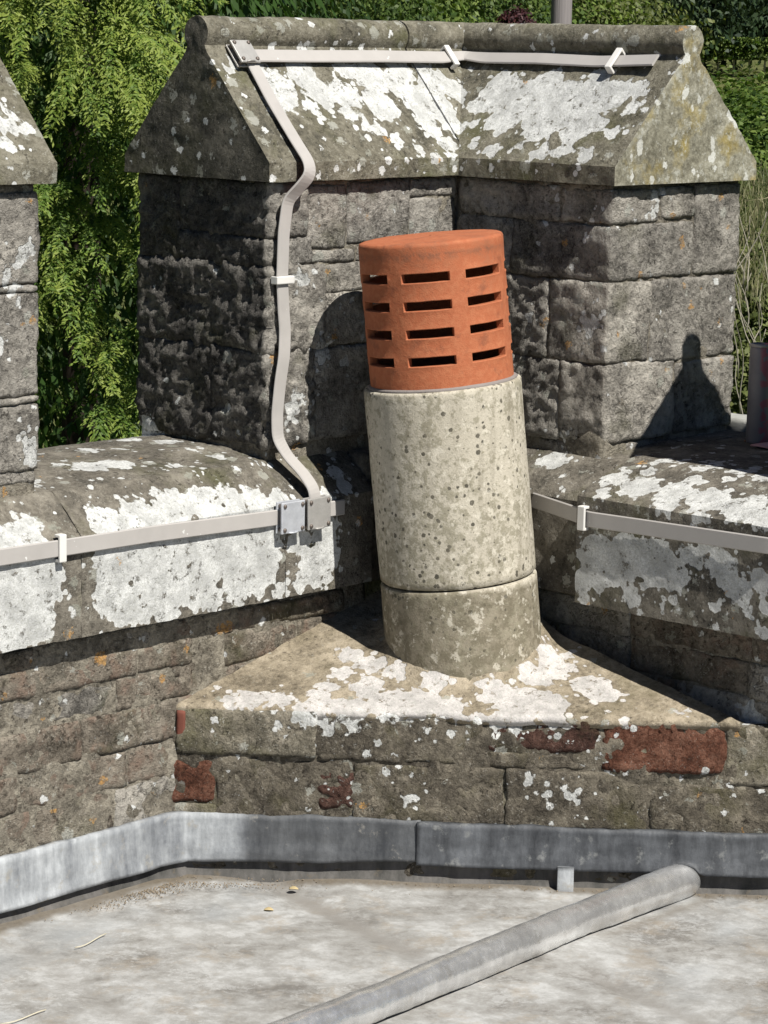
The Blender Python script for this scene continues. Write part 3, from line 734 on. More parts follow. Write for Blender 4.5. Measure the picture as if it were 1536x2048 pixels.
def saddle(name, path, mat, parent, w1, w2=None, res=.0065, seed=0, amp=.0022, zb=ZE, **kw):
    """saddleback coping with a ridge roll. path: list of 2 (straight along x or y) or 3 points (one mitre)"""
    h = coping_profile(1.0); h1 = coping_profile(w1); k = len(h1)
    hh = np.array(h1)
    def ring(f):  # f(v)->xy for each signed offset
        left = [(*f(-v), z) for v, z in hh]; right = [(*f(v), z) for v, z in hh]
        return left+right[::-1][1:]
    w2 = w2 or w1; sc2 = lambda v: v*(w2/w1 if abs(v) > .03 else 1.0)
    rings = []
    P0, P1 = np.array(path[0], float), np.array(path[1], float)
    if len(path) == 2:
        L = np.linalg.norm(P1-P0); m = int(L/res)
        ax = (P1-P0)/L; side = np.array([ax[1], -ax[0]])
        for i in range(m+1):
            c = P0+(P1-P0)*i/m; rings.append(ring(lambda v: c-side*v*-1))
    else:
        P2 = np.array(path[2], float)
        # first run along +x, second along -y, mitred at P1; v<0 is the inner (roof) side
        m = max(3, int(np.linalg.norm(P1-P0)/res))
        for i in range(m+1):
            t = i/m; rings.append(ring(lambda v: (P0[0]+t*(P1[0]+sc2(v)-P0[0]), P1[1]+v)))
        m = int(np.linalg.norm(P2-P1)/res)
        for i in range(1, m+1):
            t = i/m; rings.append(ring(lambda v: (P1[0]+sc2(v), P1[1]+v+t*(P2[1]-P1[1]-v))))
    R = np.array(rings); R[..., 2] += zb
    m, kk = R.shape[:2]; V = R.reshape(-1, 3); F = []
    for i in range(m-1):
        for j in range(kk-1): F.append((i*kk+j, i*kk+j+1, (i+1)*kk+j+1, (i+1)*kk+j))
        F.append((i*kk+kk-1, i*kk, (i+1)*kk, (i+1)*kk+kk-1))
    F = list(F)
    for e in (0, m-1):                 # gable ends as ruled grids
        ncol = 26; rows = []
        for j in range(k):
            a, b_ = V[e*kk+j], V[e*kk+kk-1-j]
            if j == k-1: rows.append([e*kk+j]*(ncol+1)); continue
            idx = [e*kk+j]; base = len(V)
            V = np.concatenate([V, np.array([a+(b_-a)*c/ncol for c in range(1, ncol)])]); idx += list(range(base, base+ncol-1)); idx.append(e*kk+kk-1-j)
            rows.append(idx)
        for j in range(k-1):
            for c in range(ncol):
                if j == k-2:
                    F.append((rows[j][c], rows[j][c+1], rows[j+1][0], rows[j+1][0]))
                else: F.append((rows[j][c], rows[j][c+1], rows[j+1][c+1], rows[j+1][c]))
    F = np.array(F); tri = F[:, 2] == F[:, 3]
    me = bpy.data.meshes.new(name)
    me.from_pydata([tuple(v) for v in V], [], [tuple(map(int, f)) for f in F[~tri]]+[tuple(map(int, f[:3])) for f in F[tri]])
    import bmesh
    bm = bmesh.new(); bm.from_mesh(me); bmesh.ops.remove_doubles(bm, verts=bm.verts, dist=1e-5); bmesh.ops.recalc_face_normals(bm, faces=bm.faces); bm.to_mesh(me); bm.free()
    for p_ in me.polygons: p_.use_smooth = True
    P = getco(me); N = getno(me); q = P+seed*1.9
    d = fbm(q, 10, 3)*amp+fbm(q, 50, 3)*.0016+fbm(q, 150, 2)*.0006
    setco(me, P+N*d[:, None]); paint(me); me.set_sharp_from_angle(angle=math.radians(28))
    return part(name, me, mat, parent, **kw)

def stones(parent, lst, seed):
    for i, s_ in enumerate(lst):
        lo = (s_[0], s_[2], s_[4]); hi = (s_[1], s_[3], s_[5]); m_ = s_[6] if len(s_) > 6 else M_RUBBLE
        rg = s_[7] if len(s_) > 7 else .0
        block('stone', lo, hi, m_, parent, res=.0055, rad=.0028, amp=.0038, rough=max(rg, .0024), seed=seed+i)

mc = thing('merlon', 'L-shaped corner merlon of dark rubble under a saddleback coping, behind the flue', 'merlon', (XI+.17, YI+.15, ZB))
D, R_ = M_RUBBLE_SHADED, M_RUBBLE
XL, YF = -.3025, YI
stones(mc, [
 (XL, -.222, YF, .262, .5535, .634, R_, .008), (XL, -.212, YF, .262, .509, .549, R_, .008), (XL, -.15, .267, .357, .509, .634, R_, .008),
 (-.218, -.133, YF, .2, .530, .632), (-.129, .014, YF, .2, .538, .634), (.018, .125, YF, .2, .6065, .634), (.018, .125, YF, .2, .512, .6025),
 (-.208, -.112, YF, .2, .509, .526), (-.108, .014, YF, .2, .509, .534),
 (XL, -.182, YF, .357, .377, .505, R_, .011), (-.178, .125, YF, .2, .463, .505), (-.178, -.03, YF, .2, .377, .459), (-.026, .125, YF, .2, .377, .459),
 (XL, -.2, YF, .181, .229, .373, R_, .010), (XL, -.2, .185, .357, .229, .373, R_, .010), (-.196, -.06, YF, .2, .229, .373), (-.056, .125, YF, .2, .229, .373),
 ], 10)
XR, YR = XI, -.2615
stones(mc, [
 (XR, .2545, YR, -.16, .5785, .630), (.2585, .345, YR, -.1, .583, .630), (.349, .47, YR, -.05, .488, .633),
 (XR, .345, YR, -.06, .487, .574), (XR, .2385, YR, -.14, .357, .483), (.2425, .47, YR, -.02, .3505, .483),
 (XR, .31, YR, -.17, .229, .353), (.314, .47, YR, -.05, .229, .346),
 (XR, .3, -.156, .055, .5785, .632, R_, .006), (XR, .3, -.056, .055, .487, .574, R_, .006), (XR, .3, -.136, -.01, .357, .483, R_, .007), (XR, .3, -.006, .055, .357, .483, R_, .006),
 (XR, .3, -.166, -.045, .229, .353, R_, .007), (XR, .3, -.041, .055, .229, .353, R_, .006),
 (.38, .47, -.046, .357, .229, .633), (-.1, .37, .30, .357, .229, .633)], 40)
for lo, hi in (((XL+.003, YF+.003, .19), (.467, .354, .64)), ((XR+.003, YR+.003, .19), (.467, .32, .64))):
    V, F, nr_ = boxgrid(lo, hi, .007, .002); q = V+nr_*(fbm(V, 20, 3)*.0045+fbm(V, 70, 2)*.0015)[:, None]
    me = mesh_np('mortar', q, F); paint(me); part('mortar', me, M_MORTAR, mc)
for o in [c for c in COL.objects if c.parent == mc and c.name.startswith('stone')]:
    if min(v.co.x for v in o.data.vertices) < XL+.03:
        o.data.materials.append(M_RUBBLE_SHADED)  # left end faces get the darker copy, deepening their shade by colour
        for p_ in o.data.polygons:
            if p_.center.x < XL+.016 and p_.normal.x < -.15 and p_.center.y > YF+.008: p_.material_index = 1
# bedding stones under the merlon ends
block('stone', (XL+.004, YF+.006, .198), (-.1, .34, .2245), M_RUBBLE, mc, seed=71, rad=.003)
block('stone', (XR+.003, YR+.004, .198), (.46, -.02, .2245), M_RUBBLE, mc, seed=72, rad=.003)
w1 = TL/2+OV; w2 = TR_/2+OV
yc = YI+TL/2; xcn = XI+TR_/2
saddle('coping_stone', [(XL-OV, yc), (.1335, yc)], M_COPING, mc, w1, seed=2)
saddle('coping_stone', [(.1375, yc), (xcn, yc), (xcn, YR-OV)], M_COPING, mc, w1, w2, seed=5)
# split the left gable end: shade put into its colour, with algae (same stone, own face material)
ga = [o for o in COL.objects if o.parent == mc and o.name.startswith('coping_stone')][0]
ga.data.materials.append(M_GABLE_SHADED)  # left gable end: darker copy of the coping, shade in its colour
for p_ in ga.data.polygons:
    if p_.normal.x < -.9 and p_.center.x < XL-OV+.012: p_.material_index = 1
gs = [o for o in COL.objects if o.parent == mc and o.name.startswith('coping_stone')][-1]
gs.data.materials.append(M_GABLE)
for p_ in gs.data.polygons:
    if p_.normal.y < -.93 and p_.center.y < YR-OV+.012: p_.material_index = 1

# left merlon, cut by the frame
ml = thing('merlon', 'left merlon with big white lichen patches on its sunlit squared blocks', 'merlon', (-1.05, YI+.15, ZB))
stones(ml, [(-1.02, -.757, YF, .34, .508, .634), (-1.4, -1.024, YF, .34, .508, .634), (-.95, -.757, YF, .34, .497, .505), (-.99, -.757, YF, .34, .348, .494), (-1.4, -.994, YF, .34, .348, .494),
  (-.88, -.759, YF, .34, .338, .345), (-1.1, -.757, YF, .34, .242, .335), (-1.4, -1.104, YF, .34, .242, .335), (-1.4, -.762, YF+.003, .34, .222, .239)], 80)
V, F, _ = boxgrid((-1.39, YF+.004, .19), (-.761, .35, .65), .012, .002)
me = mesh_np('mortar', V, F); paint(me); part('mortar', me, M_MORTAR, ml)
saddle('coping_stone', [(-1.42, yc), (-.757+OV, yc)], M_COPING, ml, w1, seed=8, zb=ZE+.009)

# next merlon to the right, outside the frame: it throws the round-topped shadow on the corner merlon
mr = thing('merlon', 'next merlon along the right parapet, out of frame, casting the knobbed shadow', 'merlon', (xcn, -.85, ZB))
stones(mr, [(XR, .47, -1.02, -.66, .509, .634), (XR, .47, -1.02, -.66, .36, .505), (XR, .47, -1.02, -.66, .226, .356)], 90)
saddle('coping_stone', [(xcn, -1.04), (xcn, -.642)], M_COPING, mr, w2, seed=9)

# ------------------------------------------------------------------ brick base in the corner with its mortar capping
Lc = np.array([-.515, .035]); Rc = np.array([.035, -.611]); Cn = np.array([.035, .035])
sd_ = (Rc-Lc)/np.linalg.norm(Rc-Lc); SL = np.linalg.norm(Rc-Lc)
bs = thing('brick_base', 'triangular rendered brick base with mortar capping that carries the flue', 'brick base', (-.24, -.288, -.42))
def face_pt(s, z, out=0.0):
    xy = Lc+sd_*s-(-FN[:2])*-0+FN[:2]*out
    return np.array([xy[0], xy[1], z])
def face_block(name, s0, s1, z0, z1, out, mat, seed, rad=.003, amp=.0035, rough=0., depth=.05, res=.006, **kw):
    V, F, nrm = boxgrid((s0, -depth, z0), (s1, out, z1), res, rad); q = V+seed*1.7
    d = fbm(q, 24, 3)*amp+fbm(q, 80, 2)*amp*.5
    if rough: d = d+fbm(q, 60, 3, ridged=True)*rough
    V = V+nrm*d[:, None]+np.stack([fbm(q+k*9.1, 18, 2) for k in range(3)], 1)*.002
    W = np.array([Lc[0], Lc[1], 0])+np.outer(V[:, 0], [sd_[0], sd_[1], 0])+np.outer(V[:, 1], [FN[0], FN[1], 0])+np.outer(V[:, 2], [0, 0, 1])
    F = F[:, ::-1]
    me = mesh_np(name, W, F); paint(me); return part(name, me, mat, bs, **kw)
def sof(px, py=1500):
    q = onp(px, py, FN, FD); return (q[:2]-Lc)@sd_
# core
face_block('render', -.045, SL+.06, -.46, -.150, -.0012, M_RENDER_DK, 1, rad=.004, amp=.0065)
# solid body of the base behind the face
tri = [Lc-FN[:2]*.004, np.array([.050, -.632])-FN[:2]*.004, np.array([.055, .039]), np.array([-.50, .039])]
Vt = [(x_, y_, z_) for z_ in (-.46, -.155) for x_, y_ in tri]
me = bpy.data.meshes.new('body'); me.from_pydata(Vt, [], [(0, 1, 2, 3), (7, 6, 5, 4)]+[(i, i+4, (i+1) % 4+4, (i+1) % 4) for i in range(4)]); me.update(); paint(me)
part('body', me, M_RENDER, bs)
zt = -.147
face_block('brick', sof(353), sof(632), -.218, zt, .004, M_RENDER, 3, label='render-coated brick with a bare red left end')
face_block('brick', sof(637), sof(962), -.222, zt, .001, M_RENDER_DK, 4, amp=.005)
face_block('brick', sof(974), sof(1196), -.196, zt-.004, -.001, M_BRICK_DK, 5, rough=.005, label='dark spalled brick')
face_block('brick', sof(1206), sof(1448), -.222, zt-.004, .0005, M_BRICK, 6, rough=.005, label='orange-red spalled brick')
face_block('render', sof(1452), sof(1545), -.24, zt-.002, .0, M_RENDER, 7)
face_block('render', sof(288), sof(349), -.318, -.150, -.001, M_RENDER, 8)
face_block('brick', sof(332), sof(428), -.294, -.232, .0, M_BRICK, 9, rough=.004, label='orange brick end showing through the render')
face_block('render', sof(432), sof(700), -.318, -.223, .0, M_RENDER_DK, 10, amp=.006)
face_block('brick', sof(640), sof(705), -.296, -.243, -.001, M_BRICK_DK, 11, rough=.006)
face_block('render', sof(708), sof(1010), -.318, -.2265, .001, M_RENDER_DK, 12, amp=.006)
face_block('render', sof(1014), sof(1300), -.318, -.2265, .002, M_RENDER_DK, 13, amp=.005)
face_block('render', sof(974), sof(1204), -.2245, -.200, .000, M_RENDER_DK, 15, amp=.004)
face_block('render', sof(1304), sof(1545), -.318, -.2455, .0, M_RENDER_DK, 14, amp=.005)
face_block('render', sof(300), sof(432), -.3185, -.298, .0, M_RENDER, 16)
# bare red patch on the first brick's left end
face_block('brick', sof(352), sof(371), -.20, -.150, .0055, mat_simple('bare_red_brick', (.19, .07, .05), .85, 0, .3, 60, .3, .15), 17, rad=.003, amp=.001, label='bare red brick end')

# capping: sloping mortar sheet, thick, cracked
FL = np.array([-.082, -.169, -.12]); LEAN = np.array([-.074, .076, 1.0])
ns, ntt = 150, 110
S_, T_ = np.meshgrid(np.linspace(-.004, SL+.004, ns), np.linspace(0, 1, ntt), indexing='ij')
depth = np.minimum(S_/max(1e-6, 1), 0)
# distance inward available before hitting left/right walls
lw = S_*abs(sd_[0]) ; 
def inward(s):
    # inward direction = -FN; meets y=.035 or x=.035
    p0 = Lc+sd_*s
    d = -FN[:2]
    return min((.037-p0[1])/d[1] if d[1] > 1e-6 else 9, (.037-p0[0])/d[0] if d[0] > 1e-6 else 9)
DI = np.array([max(.002, inward(s)) for s in S_[:, 0]])
D_ = DI[:, None]*T_
XY = Lc+S_[..., None]*sd_+D_[..., None]*(-FN[:2])
V = np.zeros(S_.shape+(3,)); V[..., :2] = XY
tt = D_
V[..., 2] = -.1425+.335*tt
ax_xy = FL[:2]
dc = np.linalg.norm(XY-ax_xy, axis=-1)
V[..., 2] += np.clip(1-(dc-.118)/.045, 0, 1)**2*(.020+.012*fbm(V.reshape(-1, 3), 28, 3).reshape(dc.shape))
V = V.reshape(-1, 3); gi = np.arange(ns*ntt).reshape(ns, ntt)
q = V.copy(); dz = fbm(q, 12, 3)*.004+fbm(q, 50, 3)*.0014
crk1 = segd(V, onp(938, 1355, CAPN, CAPD)[:2], onp(955, 1450, CAPN, CAPD)[:2])+fbm(q, 60, 2)*.003
dz -= np.exp(-(crk1/.0018)**2)*.006
V[:, 2] += dz
edge = np.repeat(np.clip(1-D_.ravel()/.006, 0, 1)[:, None], 1, 1)[:, 0]
V[:, 2] -= edge*.003
front = FN[:2]*(.0015+fbm(q, 35, 3)*.004)[:, None]
V[:, :2] += front*np.clip(1-D_.ravel()/.02, 0, 1)[:, None]
F = np.stack([gi[:-1, :-1], gi[1:, :-1], gi[1:, 1:], gi[:-1, 1:]], -1).reshape(-1, 4)
Vb = V.copy(); Vb[:, 2] -= .012+.002*fbm(q, 40, 2); nb = len(V)
ed = gi[:, 0]; Fe = np.stack([ed[:-1], ed[1:], ed[1:]+nb, ed[:-1]+nb], -1)
me = mesh_np('mortar_cap', np.concatenate([V, Vb]), np.concatenate([F, F[:, ::-1]+nb, Fe[:, ::-1]]))
paint(me); part('mortar_cap', me, M_CAP, bs)

# ------------------------------------------------------------------ flue and cowl
def axis_pt(z): return np.array([-.095, -.155, .063])+LEAN*(z-.063)
LU = LEAN/np.linalg.norm(LEAN)
fl = thing('flue_pot', 'leaning pale speckled round flue standing in the corner of the parapets', 'chimney flue', tuple(axis_pt(-.14)))
def flue_sec(z0, z1, r, seed, top=True, bead=.004):
    L = (z1-z0)*np.linalg.norm(LEAN); pr_ = [(r-.004, 0), (r, .004)]
    m = int(L/.008)
    pr_ += [(r, .004+(L-.008)*i/m) for i in range(1, m)]
    pr_ += [(r, L-.004), (r-.0015, L-.001), (r-.005, L), (r-.022, L), (r-.024, L-.004), (r-.024, L-.05)]
    return lathe('flue_section', pr_, M_FLUE, fl, 96, axis_pt(z0), LU, amp=.0012)
flue_sec(-.16, .0295, .1232, 1); s2_ = flue_sec(.0315, .3355, .1225, 2)
# cement bedding between flue and cowl
lathe('cement_bed', [(.112, -.004), (.1175, .0015), (.1125, .004), (.105, .006)], M_CEMENT, fl, 96, axis_pt(.3355), LU, amp=.001)

cw = thing('chimney_cowl', 'terracotta cowl with four rows of horizontal slots on top of the flue', 'chimney cowl', tuple(axis_pt(.334)))
def cowl():
    ro, ri = .1115, .099
    L = .2255
    rows = [L-.0515-.0422*k for k in range(4)]   # slot centre heights
    hh = .0068
    zs = [0.]
    brk = sorted([z+s for z in rows for s in (-hh, hh)])
    lv = [0.0]+brk+[L-.006]
    zl = []
    for a, b_ in zip(lv[:-1], lv[1:]):
        m = max(1, int((b_-a)/.005)); zl += [a+(b_-a)*i/m for i in range(m)]
    zl.append(L-.006)
    zl = np.array(zl)
    cam_ang = math.degrees(math.atan2(-FW[1], -FW[0]))
    th = []; slot = []
    for c in range(7):
        c0 = cam_ang-(-7.0)*-1*1.0+51.43*c     # centre column sits 7 degrees left of the line of sight
        for i in range(8): th.append(c0-19+38*i/8); slot.append(True)
        for i in range(4): th.append(c0+19+13.43*i/4); slot.append(False)
    th = np.radians(np.array(th)); n = len(th)
    ax = LU; u = np.cross([0, 1, 0], ax); u /= np.linalg.norm(u); v = np.cross(ax, u)
    # u,v frame: u ~ +x, v ~ +y
    def pt(r, t, z): return np.array(axis_pt(.334))+ax*z+r*(math.cos(t)*u+math.sin(t)*v)
    def inslot(zm): return any(abs(zm-z) < hh-1e-5 for z in rows)
    V = []; F = []
    m = len(zl)
    for rr in (ro, ri):
        for z in zl:
            for j in range(n):
                r = rr
                if rr == ro:
                    for zz in rows:
                        a = abs(z-zz)
                        if a < hh+.0045 and (slot[j] or slot[j-1]): r += .0009*(1 if a <= hh+.0005 else .4)
                V.append(pt(r, th[j], z))
    def id_(s, i, j): return s*m*n+i*n+(j % n)
    open_ = np.zeros((m-1, n), bool)
    for i in range(m-1):
        if inslot((zl[i]+zl[i+1])/2):
            open_[i] = slot
    for i in range(m-1):
        for j in range(n):
            if not open_[i, j]:
                F.append((id_(0, i, j), id_(0, i, j+1), id_(0, i+1, j+1), id_(0, i+1, j)))
                F.append((id_(1, i, j), id_(1, i+1, j), id_(1, i+1, j+1), id_(1, i, j+1)))
            else:
                if not open_[i-1, j]: F.append((id_(0, i, j), id_(1, i, j), id_(1, i, j+1), id_(0, i, j+1)))
                if not open_[i+1, j]: F.append((id_(0, i+1, j), id_(0, i+1, j+1), id_(1, i+1, j+1), id_(1, i+1, j)))
                if not open_[i, j-1]: F.append((id_(0, i, j), id_(0, i+1, j), id_(1, i+1, j), id_(1, i, j)))
                if not open_[i, (j+1) % n]: F.append((id_(0, i, j+1), id_(1, i, j+1), id_(1, i+1, j+1), id_(0, i+1, j+1)))
    # top: rounded shoulder and a very slightly domed lid
    base = id_(0, m-1, 0); prev = [base+j for j in range(n)]
    for r, z in ((ro-.0003, L-.004), (ro-.002, L-.0012), (ro-.005, L), (ro-.012, L+.0006), (ro*.8, L+.0012), (ro*.55, L+.002), (ro*.3, L+.0026), (.002, L+.003)):
        b0 = len(V)
        for j in range(n): V.append(pt(r, th[j], z))
        cur = [b0+j for j in range(n)]
        for j in range(n): F.append((prev[j], prev[(j+1) % n], cur[(j+1) % n], cur[j]))
        prev = cur
    b0 = id_(1, m-1, 0); prev = [b0+j for j in range(n)]
    b1 = len(V)
    for j in range(n): V.append(pt(.002, th[j], L-.008))
    for j in range(n): F.append((prev[(j+1) % n], prev[j], b1+j, b1+(j+1) % n))
    me = mesh_np('cowl_body', np.array(V), np.array(F))
    import bmesh
    bm = bmesh.new(); bm.from_mesh(me); bmesh.ops.recalc_face_normals(bm, faces=bm.faces)
    bm.to_mesh(me); bm.free()
    P = getco(me); t = (P-axis_pt(.334))@LU
    setco(me, P+getno(me)*(fbm(P, 20, 3)*.0012+fbm(P, 70, 2)*.0004)[:, None])
    gr = np.clip(1-np.abs(t-(L-.019))/.007, 0, 1)*.9+np.clip(fbm(P*np.array([1, 1, .25]), 26, 3)-.12, 0, .5)*1.3*np.clip((t-.08)/.12, 0, 1)
    set_attr(me, 'grime', gr)
    for p_ in me.polygons: p_.use_smooth = True
    me.set_sharp_from_angle(angle=math.radians(50))
    o = part('cowl_body', me, M_TERRA, cw)
    md = o.modifiers.new('bevel', 'BEVEL'); md.width = .0012; md.segments = 2; md.limit_method = 'ANGLE'; md.angle_limit = math.radians(55)
cowl()

# ------------------------------------------------------------------ lead flashing, upstand, roll, tab
def flashing(name, path, z0, z1, mat, label, seed=0, thick=.0025, notch=None, out0=.0, flare=.006, pat=9.):
    """path: (x, y) along the wall face, walls' outward normals found per segment"""
    pts = resample(path, .008); n = len(pts); T = np.gradient(pts, axis=0); T /= np.linalg.norm(T, axis=1, keepdims=True)
    for _ in range(4): T[1:-1] = (T[:-2]+T[1:-1]*2+T[2:])/4
    N = np.stack([T[:, 1], -T[:, 0]], 1); N /= np.linalg.norm(N, axis=1, keepdims=True)
    m = 14; rows = []
    s = np.concatenate([[0], np.cumsum(np.linalg.norm(np.diff(pts, axis=0), axis=1))])
    P3 = np.stack([pts[:, 0], pts[:, 1], np.zeros(n)], 1)+seed
    z0 = np.interp(s, [0, 1.08, s[-1]], z0) if isinstance(z0, tuple) else z0
    top_w = fbm(P3, 22, 3)*.0035; bot_w = fbm(P3+5, 9, 2)*.0025
    for i in range(m+1):
        f = i/m; z = (z1+top_w)*(1-f)+(z0+bot_w)*f
        out = .004+flare*f*f+fbm(P3+np.array([0, 0, f*.3]), 14, 3)*.0035*(.3+f)+out0
        if i == 0: out = out-.010
        if i == 1: z = rows[0][:, 2]-.0012
        rows.append(np.stack([pts[:, 0]+N[:, 0]*out, pts[:, 1]+N[:, 1]*out, z], 1))
    V = np.array(rows)
    if notch is not None:
        for (c, r) in [notch]:
            dxy = V[..., :2]-np.array(c[:2]); along = dxy@np.array(sd_)
            rad = np.hypot(along, np.minimum(V[..., 2]-c[2], 0)*0+(V[..., 2]-c[2]))
            lift = np.where(np.abs(along) < r, c[2]+np.sqrt(np.maximum(r*r-along**2, 0)), -9)
            V[..., 2] = np.maximum(V[..., 2], lift)
    idx = np.arange((m+1)*n).reshape(m+1, n)
    F = np.stack([idx[:-1, :-1], idx[:-1, 1:], idx[1:, 1:], idx[1:, :-1]], -1).reshape(-1, 4)
    V = V.reshape(-1, 3)
    me = mesh_np(name, V, F[:, ::-1]); set_attr(me, 'pat', np.tile(np.clip((s-pat)/.035+fbm(P3, 30, 2)*.8, 0, 1), m+1))
    o = part(name, me, mat); sd2_ = o.modifiers.new('thick', 'SOLIDIFY'); sd2_.thickness = thick; sd2_.offset = -1
    tag(o, label, 'flashing'); return o
fA = Lc+sd_*(-.045)+FN[:2]*.0
cornerL = np.array([-.553, .030])
ROLLC = np.array([-.018, -.560, ROOFZ+.0225]); ROLLR = .0245
flashing('lead_flashing', [(-1.6, .030), cornerL, Lc+sd_*.02+FN[:2]*.002, face_pt(sof(845), 0)[:2]], (-.388, -.388, -.375), -.309, M_FLASH,
         'pale grey lead flashing strip that turns the corner from the left wall to the base', 1, pat=1.6-.553+.10+.03)
flashing('lead_flashing', [face_pt(sof(838), 0)[:2]+FN[:2]*.004, face_pt(SL+.50, 0)[:2]+FN[:2]*.004], -.379, -.313, M_FLASH_DK,
         'dark lead flashing strip lapped over its neighbour, with the roll end passing through it', 3, notch=((*face_pt(((ROLLC[:2]-Lc)@sd_), 0)[:2], ROLLC[2]), ROLLR+.004), flare=.008)
def upstand():
    pts = resample([(-1.6, .032), (-.556, .032), Lc+sd_*.02+FN[:2]*.001, face_pt(SL+.5, 0)[:2]+FN[:2]*.001], .012); n = len(pts)
    V = []; F = []
    w_ = fbm(np.stack([pts[:, 0], pts[:, 1], np.zeros(n)], 1), 20, 3)*.002
    for k, (o_, z) in enumerate(((0.0, -.34), (.0, -.395), (.004, -.404), (.010, ROOFZ-.004))):
        T = np.gradient(pts, axis=0); T /= np.linalg.norm(T, axis=1, keepdims=True); N = np.stack([T[:, 1], -T[:, 0]], 1)
        V.append(np.stack([pts[:, 0]+N[:, 0]*(o_+w_), pts[:, 1]+N[:, 1]*(o_+w_), np.full(n, z)], 1))
    V = np.array(V).reshape(-1, 3); idx = np.arange(4*n).reshape(4, n)
    F = np.stack([idx[:-1, :-1], idx[1:, :-1], idx[1:, 1:], idx[:-1, 1:]], -1).reshape(-1, 4)
    o = part('lead_upstand', mesh_np('lead_upstand', V, F), M_UPST); tag(o, 'dirty dark lead upstand behind and below the flashing strips', 'upstand')
upstand()
def roll():
    # centre line from the flashing towards the lower left, dressed down into the sheet
    c0 = ROLLC+np.array([.02, .0, 0]); L = 1.5; m = 170; n = 40
    V = []
    t = np.linspace(0, 1, m)
    dirv = np.array([-.998, -.045, 0.]); side = np.array([-.045, .998, 0]); side[0] = .045
    for i, ti in enumerate(t):
        s = ti*L
        c = c0+dirv*s; c[1] += .004*math.sin(s*6); r = ROLLR*(1-.03*math.sin(s*9)+.15*math.exp(-(s/.22)**2))
        if s < .03:
            k_ = math.sqrt(max(0, 1-(1-s/.03)**2)); r_ = r*(.72+.28*k_)
        else: r_ = r
        sec = []
        # near side undercut, far side dressed out in a gentle skirt
        for a in np.linspace(-60, 150, n-8):
            A = math.radians(a); sec.append((-r_*math.cos(A), r_*math.sin(A)))
        last = sec[-1]
        for k in range(1, 9):
            f = k/8; sec.append((last[0]+.055*f, last[1]+(-.0205-last[1])*(1-(1-f)**2)))
        for a_, b_ in sec: V.append(c+np.array([0, 1, 0])*a_+np.array([0, 0, 1])*max(b_, -.0235))
    V = np.array(V); idx = np.arange(m*n).reshape(m, n)
    F = np.stack([idx[:-1, :-1], idx[1:, :-1], idx[1:, 1:], idx[:-1, 1:]], -1).reshape(-1, 4)
    cap_c = len(V); V = np.concatenate([V, [c0+np.array([.004, 0, -.004])]])
    me = bpy.data.meshes.new('lead_roll'); me.from_pydata([tuple(x) for x in V], [], [tuple(map(int, f)) for f in F]+[(cap_c, j, j+1) for j in range(n-1)])
    import bmesh
    bm = bmesh.new(); bm.from_mesh(me); bmesh.ops.recalc_face_normals(bm, faces=bm.faces); bm.to_mesh(me); bm.free()
    for p_ in me.polygons: p_.use_smooth = True
    P = getco(me); setco(me, P+getno(me)*(fbm(P*np.array([.6, 1, 1]), 20, 3)*.0024+fbm(P, 75, 2)*.0008)[:, None])
    o = part('lead_roll', me, M_ROLL); tag(o, 'thick round lead roll crossing the roof sheet diagonally from the flashing', 'lead roll')
roll()
r = np.random.default_rng(11); n = 900; Vd = []; Fd = []
for k in range(n):
    if k < 700: c_ = np.array([-.56+r.normal(-.02, .07), 0]); c_[1] = min(.018, .004-abs(r.normal(0, .018)))-(max(0, c_[0]+.54))*1.17
    else:
        s_ = r.uniform(0, SL+.1); c_ = Lc+sd_*s_+FN[:2]*(.012+abs(r.normal(0, .006)))
    h_ = r.uniform(.0005, .0017); c3 = np.array([c_[0], c_[1], ROOFZ+.003+h_*.4]); q_ = r.normal(0, 1, (6, 3)); q_ = q_/np.linalg.norm(q_, axis=1, keepdims=True)*h_
    b0 = len(Vd); dirs = np.array([(1, 0, 0), (-1, 0, 0), (0, 1, 0), (0, -1, 0), (0, 0, 1), (0, 0, -1)])*h_*r.uniform(.5, 1.3, (6, 1))
    Vd += list(c3+dirs); Fd += [(b0+a, b0+b_, b0+c_2) for a, b_, c_2 in ((0, 2, 4), (2, 1, 4), (1, 3, 4), (3, 0, 4), (2, 0, 5), (1, 2, 5), (3, 1, 5), (0, 3, 5))]
o = part('moss_debris', mesh_np('moss_debris', np.array(Vd), np.array(Fd), False), mat_simple('moss_and_grit', (.27, .22, .16), .95, 0, .5, 200, .5, .1), kind='stuff')
o['label'] = 'crumbs of moss and grit gathered along the foot of the flashing'
# little folded lead clip
tb_ = onp(1131, 1748, FN, .384)
V, F = ribbon([tb_+np.array([0, 0, .012]), tb_+np.array([0, 0, -.012])+np.append(FN[:2]*.004, 0), tb_+np.array([0, 0, -.024])+np.append(FN[:2]*.007, 0), tb_+np.array([0, 0, -.033])+np.append(FN[:2]*.002, 0)],
              [np.append(FN[:2], 0)]*4, .025, .004)
o = part('lead_clip', mesh_np('lead_clip', V, F), M_FLASH); tag(o, 'small bright folded lead tab hanging below the dark flashing', 'clip')

# ------------------------------------------------------------------ lightning tape, clips and clamps
def tape(label, path, nrm, w_=.0245, th=.0042):
    V, F = ribbon(path, nrm, w_, th); me = mesh_np('conductor_tape', V, F, False)
    o = part('conductor_tape', me, M_TAPE); tag(o, label, 'tape'); return o
eb = .007
s1v, s2v = sn, sn2
